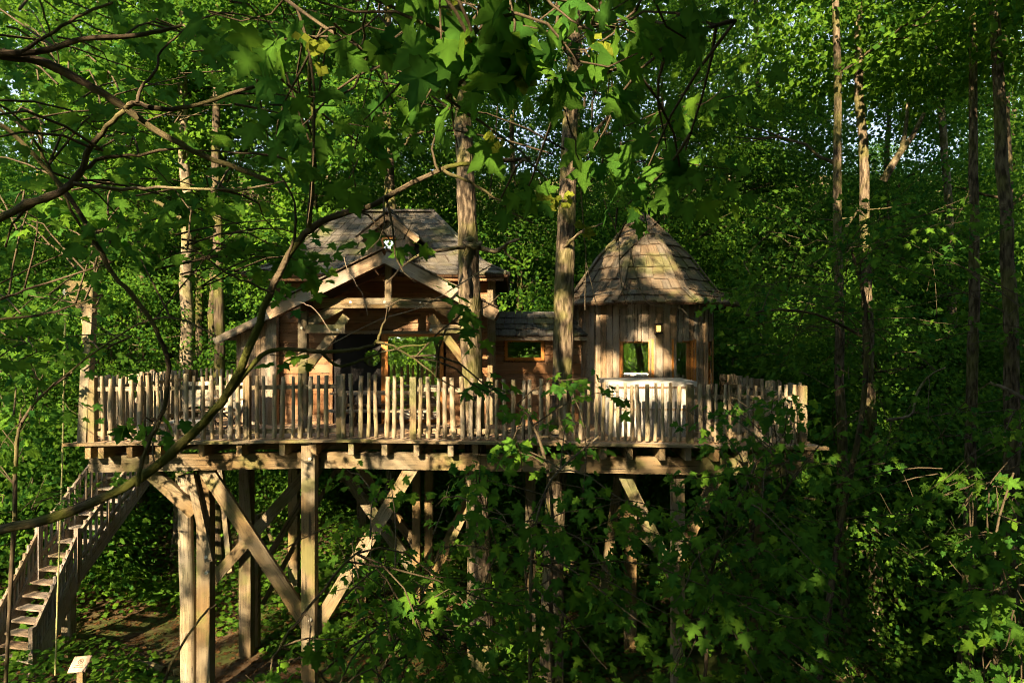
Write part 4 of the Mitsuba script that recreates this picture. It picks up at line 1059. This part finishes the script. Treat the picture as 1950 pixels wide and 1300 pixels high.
def leafy(name, label, stems, boxes, leaf=.13, parts=250, seed=0, warm=.3, cat_='tree', droop=.6, keep=True, twig=True, stem_mat='m_limb', wild=.45, group=None):
    """A tree or sapling near the viewer. stems: [(points, radii, material)]; boxes: (centre, half size, turns nothing, n, per leaves, spray radius) volumes that its sprays fill."""
    t = thing(name, label, cat_, group)
    g = np.random.default_rng(seed)
    allp = []
    by = {}
    for pts, r0, r1, mat in stems:
        n = max(8, 3 * len(pts))
        L = smooth_line(pts, n, .004, len(allp))
        allp.append(L)
        k_ = part(t, 'trunk' if (r0 > .05 and mat != 'm_mossy') else 'branch', tube(L, np.linspace(r0, r1, n) * (1 + .06 * g.normal(0, 1, n)), 8, len(allp), .05), mat, smooth=True)
    sp = np.vstack(allp) if allp else None
    A = [[] for _ in range(5)]
    tw = []
    for (u0, u1, v0, v1, d0, d1), n, per, rad in boxes:
        u, v, d = g.uniform(u0, u1, n), g.uniform(v0, v1, n), g.uniform(d0, d1, n)
        cen = np.array([P(*q) for q in zip(u, v, d)])
        cen += g.normal(0, .12, cen.shape)
        if sp is not None:
            dd = np.linalg.norm(cen[:, None] - sp[None], axis=2)
            near = sp[np.argsort(dd, 1)[np.arange(n), g.integers(0, min(12, len(sp)), n)]]
        else:
            near = cen - [.5, 0, 0]
        out = cen - near
        out[:, 2] *= .3
        out += g.normal(0, .15, out.shape)
        out /= np.linalg.norm(out, axis=1, keepdims=True) + 1e-9
        if twig:
            for c, q, o in zip(cen, near, out):
                s = c - o * min(np.linalg.norm(c - q), 1.5) * .9
                if np.linalg.norm(c - q) < 1.3: s = q
                e = c + o * rad
                tw.append(tube(smooth_line([s, (s + c) / 2 + [0, 0, .08] + g.normal(0, .04, 3), c, e], 6), np.linspace(.009, .003, 6), 4, cap=False))
        for a, x in zip(A, sprays(cen, out, rad * (.7 + .5 * g.random(n)), per, g, leaf=leaf, flat=.05, droop=droop, warm=warm, wild=wild)):
            a.append(x)
    pos, nor, tip, size, col = (np.concatenate(a) for a in A)
    if keep:
        ok = shade_keep(pos, seed=seed)
        pos, nor, tip, size, col = (a[ok] for a in (pos, nor, tip, size, col))
    big = np.argsort(-size / np.maximum(pos[:, 1], .5))
    first, rest = big[:parts], big[parts:]
    for i in first:
        y = unit(tip[i]); x = unit(np.cross(y, nor[i])); z = np.cross(x, y)
        M = np.eye(4)
        M[:3, 0], M[:3, 1], M[:3, 2], M[:3, 3] = x * size[i], y * size[i], z * size[i], pos[i]
        part(t, 'leaf', {**LEAF_PLY[int(g.integers(8))], 'to_world': T(M.tolist())}, None)
    if len(rest):
        m, c = leaves(pos[rest], nor[rest], tip[rest], size[rest], col[rest], 'mid' if pos[rest, 1].mean() > 5 else 'hi')
        part(t, 'foliage', m, 'm_leaf', kind='stuff', color=c)
    if tw:
        part(t, 'twigs', cat(tw), 'm_twig', kind='stuff', smooth=True)
    return t


def S(px, d, r0, r1, mat='m_limb'):
    """A branch through photo pixels at distances running over d = (from, to)."""
    n = len(px)
    ds = np.linspace(d[0], d[1], n)
    return [P(u, v, q) for (u, v), q in zip(px, ds)], r0 * d[0] / FPX, r1 * d[1] / FPX, mat


leafy('mossy_maple', 'leaning mossy maple limb sweeping from the lower left up across the cabin roof', [
    S([(-120, 1045), (0, 1008), (110, 982), (250, 920), (330, 860), (400, 790), (442, 735), (480, 650), (512, 565), (542, 500), (575, 452), (605, 428), (650, 408), (700, 395), (780, 352), (850, 320), (920, 307), (1010, 302)], (5.2, 4.6), 10, 3.8, 'm_mossy'),
    S([(392, 795), (440, 745), (492, 682), (535, 665), (600, 669), (660, 667), (705, 659), (718, 648)], (5.0, 5.0), 5.5, 2.5, 'm_mossy'),
    S([(610, 669), (645, 697), (690, 685), (760, 662), (815, 655)], (5.0, 5.1), 3, 1.4, 'm_mossy'), S([(717, 652), (742, 656), (770, 672), (800, 692), (840, 722), (872, 742)], (5.0, 5.1), 2.6, 1.2),
    S([(720, 650), (728, 620), (737, 600), (745, 575)], (5, 5), 2.4, 1.2), S([(588, 434), (596, 330), (598, 240), (590, 150), (600, 50)], (4.7, 4.3), 5.5, 3.0, 'm_mossy'),
    S([(280, 838), (312, 775), (319, 690), (300, 632), (255, 565), (212, 520), (178, 450), (105, 340), (20, 250), (-40, 215)], (5.1, 4.6), 4.5, 4.0), S([(262, 925), (270, 880), (290, 830), (306, 800)], (5, 5), 4, 3, 'm_mossy'),
    S([(836, 328), (823, 275), (845, 228), (862, 205)], (4.6, 4.6), 2.6, 1.3), S([(845, 325), (890, 345), (940, 376), (978, 405), (1015, 425)], (4.6, 4.6), 3.4, 1.6), S([(545, 500), (562, 440), (560, 380), (530, 330)], (4.7, 4.6), 3, 1.5),
    S([(410, 640), (350, 610), (300, 605), (250, 625), (180, 670), (100, 735), (60, 775)], (5, 6), 2.2, 1.4), S([(520, 560), (480, 540), (430, 520), (380, 480), (330, 470)], (4.8, 4.6), 2.4, 1.2)],
    [((40, 330, 440, 560, 5.5, 9.5), 14, 20, .42), ((-30, 200, 560, 720, 5.5, 9), 12, 18, .4), ((330, 560, 420, 520, 5, 8), 10, 18, .36), ((500, 600, 430, 530, 6, 8.5), 8, 16, .34), ((560, 700, 60, 200, 3.5, 5.5), 6, 14, .3), ((770, 880, 585, 640, 4.5, 4.9), 3, 8, .2), ((700, 860, 440, 500, 4.4, 4.9), 3, 8, .2), ((490, 580, 580, 640, 4.7, 5), 1, 6, .16),
     ((230, 330, 800, 870, 5, 5.6), 2, 9, .2), ((880, 960, 740, 790, 5, 5.4), 2, 6, .15)], seed=11, parts=240, warm=.5, wild=.38, droop=.35)

leafy('left_maple', 'dark boughed maple reaching in from the left edge, high over the railing', [
    S([(-90, 80), (0, 103), (60, 112), (120, 135), (180, 170), (235, 206), (300, 250), (380, 294), (450, 321), (522, 346)], (4.0, 4.6), 11, 4), S([(-30, 103), (80, 98), (150, 76), (240, 70), (300, 61), (345, 49)], (4, 4.4), 7, 3.0),
    S([(40, 100), (100, 62), (150, 32), (215, 5)], (4, 4.2), 3.6, 2.4), S([(240, 207), (258, 196), (300, 207), (360, 205), (420, 186), (490, 163), (535, 148)], (4.25, 4.6), 6, 2.6), S([(262, 196), (270, 165), (300, 130), (304, 100), (345, 62)], (4.25, 4.3), 3.4, 1.6),
    S([(237, 211), (200, 245), (168, 288), (152, 330), (120, 364), (60, 385), (-30, 432)], (4.25, 4.6), 4.5, 8), S([(155, 322), (200, 299), (260, 296), (330, 284), (400, 289), (530, 296)], (4.4, 4.8), 4, 1.4, 'm_twig'),
    S([(140, 350), (180, 355), (230, 360), (300, 356), (400, 360), (460, 362), (540, 345)], (4.4, 4.9), 4.4, 1.8, 'm_bark_pale'), S([(400, 186), (470, 178), (540, 182), (600, 195)], (4.5, 4.6), 2, 1), S([(120, 365), (80, 380), (30, 420), (10, 470)], (4.5, 4.7), 3, 2),
    S([(-20, 190), (60, 260), (90, 310), (128, 385), (165, 450), (210, 500)], (4.6, 5.0), 3, 2.2), S([(75, 0), (95, 60), (112, 110), (118, 150)], (4.2, 4.4), 2, 1.2), S([(0, 570), (60, 548), (150, 520), (215, 498)], (5.4, 5.6), 2.6, 1.4), S([(-10, 610), (70, 600), (130, 585), (195, 560)], (5.6, 5.8), 2.6, 1.6)],
    [((-40, 300, -20, 140, 4.4, 8.5), 18, 20, .42), ((-40, 260, 140, 330, 4.6, 8.5), 15, 19, .42), ((240, 580, -20, 200, 4.8, 9.0), 19, 19, .42), ((240, 600, 200, 420, 5.0, 9.0), 17, 19, .40), ((-40, 240, 330, 470, 5, 8.5), 16, 20, .42), ((-20, 90, 190, 250, 3.0, 3.2), 2, 8, .2)], seed=12, parts=300, warm=.6, wild=.38, droop=.35)

leafy('overhead_maple', 'maple bough with big hanging leaves and seed keys close overhead at top centre', [
    S([(740, -60), (770, 30), (790, 110), (835, 170), (900, 225), (985, 285), (1040, 340)], (2.9, 3.0), 5, 1.6), S([(1000, -80), (960, -10), (925, 40), (900, 90), (930, 140)], (2.5, 2.5), 4, 1.6), S([(1250, -40), (1200, 30), (1120, 50), (1040, 60)], (2.8, 2.9), 3, 1.4),
    S([(1400, 40), (1330, 60), (1200, 120), (1110, 140), (1060, 60)], (3.2, 3.0), 4, 1.6), S([(1110, 140), (1060, 175), (1085, 240), (1103, 305)], (3.0, 3.0), 2.6, 1.2), S([(520, -20), (600, 40), (690, 90), (760, 120), (900, 130)], (3.6, 3.0), 4, 1.8),
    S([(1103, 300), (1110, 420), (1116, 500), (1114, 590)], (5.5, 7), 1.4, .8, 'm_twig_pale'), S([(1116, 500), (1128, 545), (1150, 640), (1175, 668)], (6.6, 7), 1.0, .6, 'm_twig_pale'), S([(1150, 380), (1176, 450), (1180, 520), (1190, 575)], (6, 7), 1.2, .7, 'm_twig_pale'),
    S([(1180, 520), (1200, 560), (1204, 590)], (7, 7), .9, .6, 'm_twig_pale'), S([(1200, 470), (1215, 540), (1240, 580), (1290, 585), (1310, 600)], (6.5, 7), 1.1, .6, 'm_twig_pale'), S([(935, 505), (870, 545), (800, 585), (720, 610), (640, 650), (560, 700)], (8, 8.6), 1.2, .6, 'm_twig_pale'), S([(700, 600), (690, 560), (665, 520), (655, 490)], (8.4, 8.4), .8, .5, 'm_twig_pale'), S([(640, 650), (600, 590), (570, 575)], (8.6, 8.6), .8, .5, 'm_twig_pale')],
    [((690, 1000, -30, 80, 2.3, 3.0), 9, 6, .20), ((760, 1050, 70, 150, 2.4, 2.9), 8, 6, .19), ((1000, 1300, -30, 100, 2.6, 3.6), 6, 6, .21), ((1080, 1290, 90, 200, 2.8, 3.8), 5, 6, .20), ((560, 760, -20, 210, 2.8, 3.6), 8, 7, .22), ((1140, 1290, 250, 360, 3.6, 4.6), 5, 7, .22), ((920, 1010, 320, 370, 3.8, 4.2), 2, 6, .18),
     ((1150, 1260, 360, 410, 4.2, 4.8), 2, 6, .18), ((560, 800, 180, 330, 3.4, 5), 7, 8, .26), ((620, 1320, -20, 260, 4.4, 8.0), 24, 14, .40), ((1180, 1380, 150, 330, 4.8, 7), 6, 12, .36)], leaf=.155, seed=13, parts=300, warm=.4, droop=1.0, wild=.9)
keys = [(862, 12), (878, 48), (900, 60), (985, 155), (1005, 150), (940, 262), (1140, 70), (1155, 95), (1035, 368), (1060, 385), (1075, 372), (1105, 425), (1120, 440), (590, 70), (612, 80), (605, 115)]
kp, kn, kt = [], [], []
for u, v in keys:
    c = P(u, v, 2.7 if v < 300 else 3.8)
    for q in range(7):
        kp.append(c + lg_.normal(0, .015, 3)); kt.append([lg_.normal(0, .7), lg_.normal(0, .7), -abs(lg_.normal(.7, .3))]); kn.append([lg_.normal(0, .5), -1, lg_.normal(0, .3)])
m, c = leaves(np.array(kp), np.array(kn), np.array(kt), np.full(len(kp), .042), np.tile([[.22, .27, .035]], (len(kp), 1)) * (.8 + .4 * lg_.random((len(kp), 1))), 'far')
part('overhead_maple', 'seed_keys', m, 'm_leaf', kind='stuff', color=c)

SAP = [('maple_sapling', 'young maple in front of the deck, below the trunk between posts and turret', [S([(1060, 1420), (1050, 1200), (1052, 1000), (1040, 880), (1010, 800), (985, 770)], (7.5, 8.2), 5, 2, 'm_twig'), S([(1015, 1420), (1010, 1250), (1012, 1080), (1030, 960), (1060, 900), (1140, 830)], (7.0, 7.6), 5, 1.6, 'm_bark_pale'), S([(1050, 1080), (980, 1060), (900, 1040), (840, 1040)], (7.4, 7.2), 2.4, 1.2, 'm_twig')],
        [((960, 1160, 750, 860, 7.4, 8.6), 7, 14, .34), ((880, 1130, 860, 960, 6.6, 8.0), 10, 14, .34), ((820, 1300, 960, 1100, 5.8, 8.0), 19, 15, .38), ((900, 1350, 1080, 1230, 5.4, 7.5), 16, 15, .36)], 21, .15, 280),
       ('maple_sapling', 'low spreading maple sapling along the bottom edge, left of centre', [S([(700, 1420), (730, 1280), (780, 1180), (840, 1120)], (6.2, 6.6), 4, 1.6, 'm_twig'), S([(650, 1420), (640, 1330), (590, 1260), (540, 1230)], (5.4, 5.2), 3, 1.4, 'm_twig'), S([(307, 1310), (342, 1235), (385, 1173), (412, 1150)], (5.5, 5.6), 3, 1.5, 'm_limb'), S([(515, 1260), (560, 1190), (605, 1135), (655, 1075), (690, 1045)], (5.2, 5.4), 3, 1.6, 'm_limb')],
        [((640, 960, 1120, 1320, 5.4, 7.2), 30, 16, .36), ((500, 640, 1215, 1290, 5.0, 5.4), 3, 9, .22), ((620, 860, 880, 1120, 6.5, 9), 16, 15, .34), ((440, 560, 1250, 1330, 4.6, 5.2), 2, 8, .2)], 22, .25, 240),
       ('maple_sapling', 'dark maple sapling mass before the right part of the deck', [S([(1330, 1420), (1345, 1250), (1350, 1100), (1400, 980), (1440, 880)], (7.0, 8.2), 5, 2, 'm_limb'), S([(1420, 1420), (1425, 1200), (1430, 1050), (1450, 940)], (7.8, 8.4), 5, 2, 'm_limb'), S([(1400, 1040), (1460, 980), (1500, 930)], (8, 8.4), 2.4, 1.2, 'm_twig')],
        [((1310, 1580, 760, 880, 7.8, 9.8), 17, 14, .36), ((1280, 1560, 880, 1040, 7.0, 9.0), 24, 16, .38), ((1260, 1620, 1040, 1320, 5.5, 8.5), 42, 17, .4)], 23, .08, 280),
       ('maple_sapling', 'sunlit maple sapling at the lower right edge', [S([(1880, 1420), (1895, 1250), (1890, 1130), (1900, 1000), (1930, 900)], (6.5, 7.5), 4, 1.6, 'm_twig'), S([(1985, 1400), (1950, 1200), (1930, 1100)], (6, 6.4), 4, 1.6, 'm_twig'), S([(1830, 1300), (1840, 1200), (1850, 1050), (1845, 940)], (7, 8), 3, 1.4, 'm_twig')],
        [((1840, 1990, 1020, 1180, 5.6, 7.2), 15, 16, .36), ((1810, 1990, 1180, 1330, 5.6, 7.5), 18, 16, .36), ((1790, 1930, 920, 1040, 7.5, 9.5), 10, 16, .34), ((1820, 1990, 800, 900, 8, 11), 9, 16, .36)], 24, .45, 240),
       ('understory_maple', 'layered maple boughs right of the turret, over the end of the deck', [S([(1560, 1290), (1600, 1000), (1640, 800), (1650, 600), (1620, 470)], (12.5, 12.5), 7, 2.5, 'm_limb'), S([(1690, 800), (1735, 790), (1745, 752), (1770, 715), (1800, 700)], (11, 11.4), 3, 1.6, 'm_bark_pale'), S([(2010, 790), (1950, 758), (1920, 742), (1885, 728)], (9, 9.4), 4, 3, 'm_bark_pale'), S([(1640, 640), (1560, 600), (1480, 590), (1420, 600)], (12.5, 12), 3, 1.4)],
        [((1390, 1700, 380, 560, 11.5, 15), 34, 17, .55), ((1380, 1640, 540, 740, 12.5, 15.5), 34, 17, .55), ((1620, 1990, 380, 560, 9, 14), 30, 16, .5), ((1600, 1990, 560, 900, 10, 15), 40, 16, .52), ((1560, 1850, 850, 1080, 8.5, 13), 28, 16, .45)], 25, .25, 200),
       ('understory_maple', 'leafy maple at the far left, hanging over the stairs', [S([(10, 1320), (28, 960), (30, 880), (36, 820), (64, 770), (100, 735), (190, 672), (250, 640)], (9.5, 9.5), 4, 2, 'm_limb')],
        [((-50, 130, 560, 760, 8.5, 12), 18, 16, .48), ((-50, 110, 760, 940, 9, 13), 20, 16, .48), ((100, 230, 880, 1000, 10.5, 11.5), 3, 10, .3)], 26, .25, 120)]
for nm, lab, stems, boxes, seed, warm, parts in SAP:
    leafy(nm, lab, stems, boxes, seed=seed, warm=warm, parts=parts, keep=False, leaf=.118 if nm == 'maple_sapling' else .125, wild=.4)

# ------------------------------------------------------------------ ground cover and fallen leaves
cgn = np.random.default_rng(55)
n = 170000
x, y = cgn.uniform(-20, 20, n), 7 + 28 * cgn.random(n) ** .8
q = np.stack([x * .45, y * .45, x * 0], -1)
dens = meshkit.fbm(q, 3, 8)
bare = ((x + 9.0) / 1.9) ** 2 + ((y - 16.2) / 1.2) ** 2 < 1.0
path = (np.abs(y - 14.2) < .9) & (np.abs(x + 3.8) < 2.6)
ok = (dens > np.where(y > 16.6, .22, .36) + .05 * (x > 3)) & ~bare & ~path
x, y, dens = x[ok], y[ok], dens[ok]
z = ground_z(x, y) + .04 + np.clip(dens - .34, 0, 1) * 2.8 * cgn.random(len(x)) * np.where(y > 17, 1.6, .6)
k = len(x)
th = cgn.random(k) * 6.283
nor = np.stack([cgn.normal(0, .35, k), cgn.normal(-.25, .35, k), np.ones(k)], 1)
m, c = leaves(np.stack([x, y, z], 1), nor, np.stack([np.cos(th), np.sin(th), -.15 + 0 * th], 1), .08 + .10 * cgn.random(k), leaf_colors(k, cgn, .7), 'far')
thing('ground_cover', 'low green ground cover under and behind the deck', 'ground cover', kind='stuff')
put('ground_cover', m, 'm_leaf', color=c)
n = 14000
x, y = cgn.uniform(-13, 4, n), cgn.uniform(10, 20, n)
z = ground_z(x, y) + .015 + .02 * cgn.random(n)
th = cgn.random(n) * 6.283
m, c = leaves(np.stack([x, y, z], 1), np.stack([cgn.normal(0, .3, n), cgn.normal(0, .3, n), np.ones(n)], 1), np.stack([np.cos(th), np.sin(th), 0 * th], 1), .05 + .06 * cgn.random(n),
              np.array([[.20, .12, .06]]) * (.4 + 1.1 * cgn.random((n, 1))) * np.array([[1, .92, .8]]), 'far')
thing('leaf_litter', 'brown fallen leaves scattered on the ground at lower left', 'fallen leaves', kind='stuff')
put('leaf_litter', m, 'm_leaf', color=c)
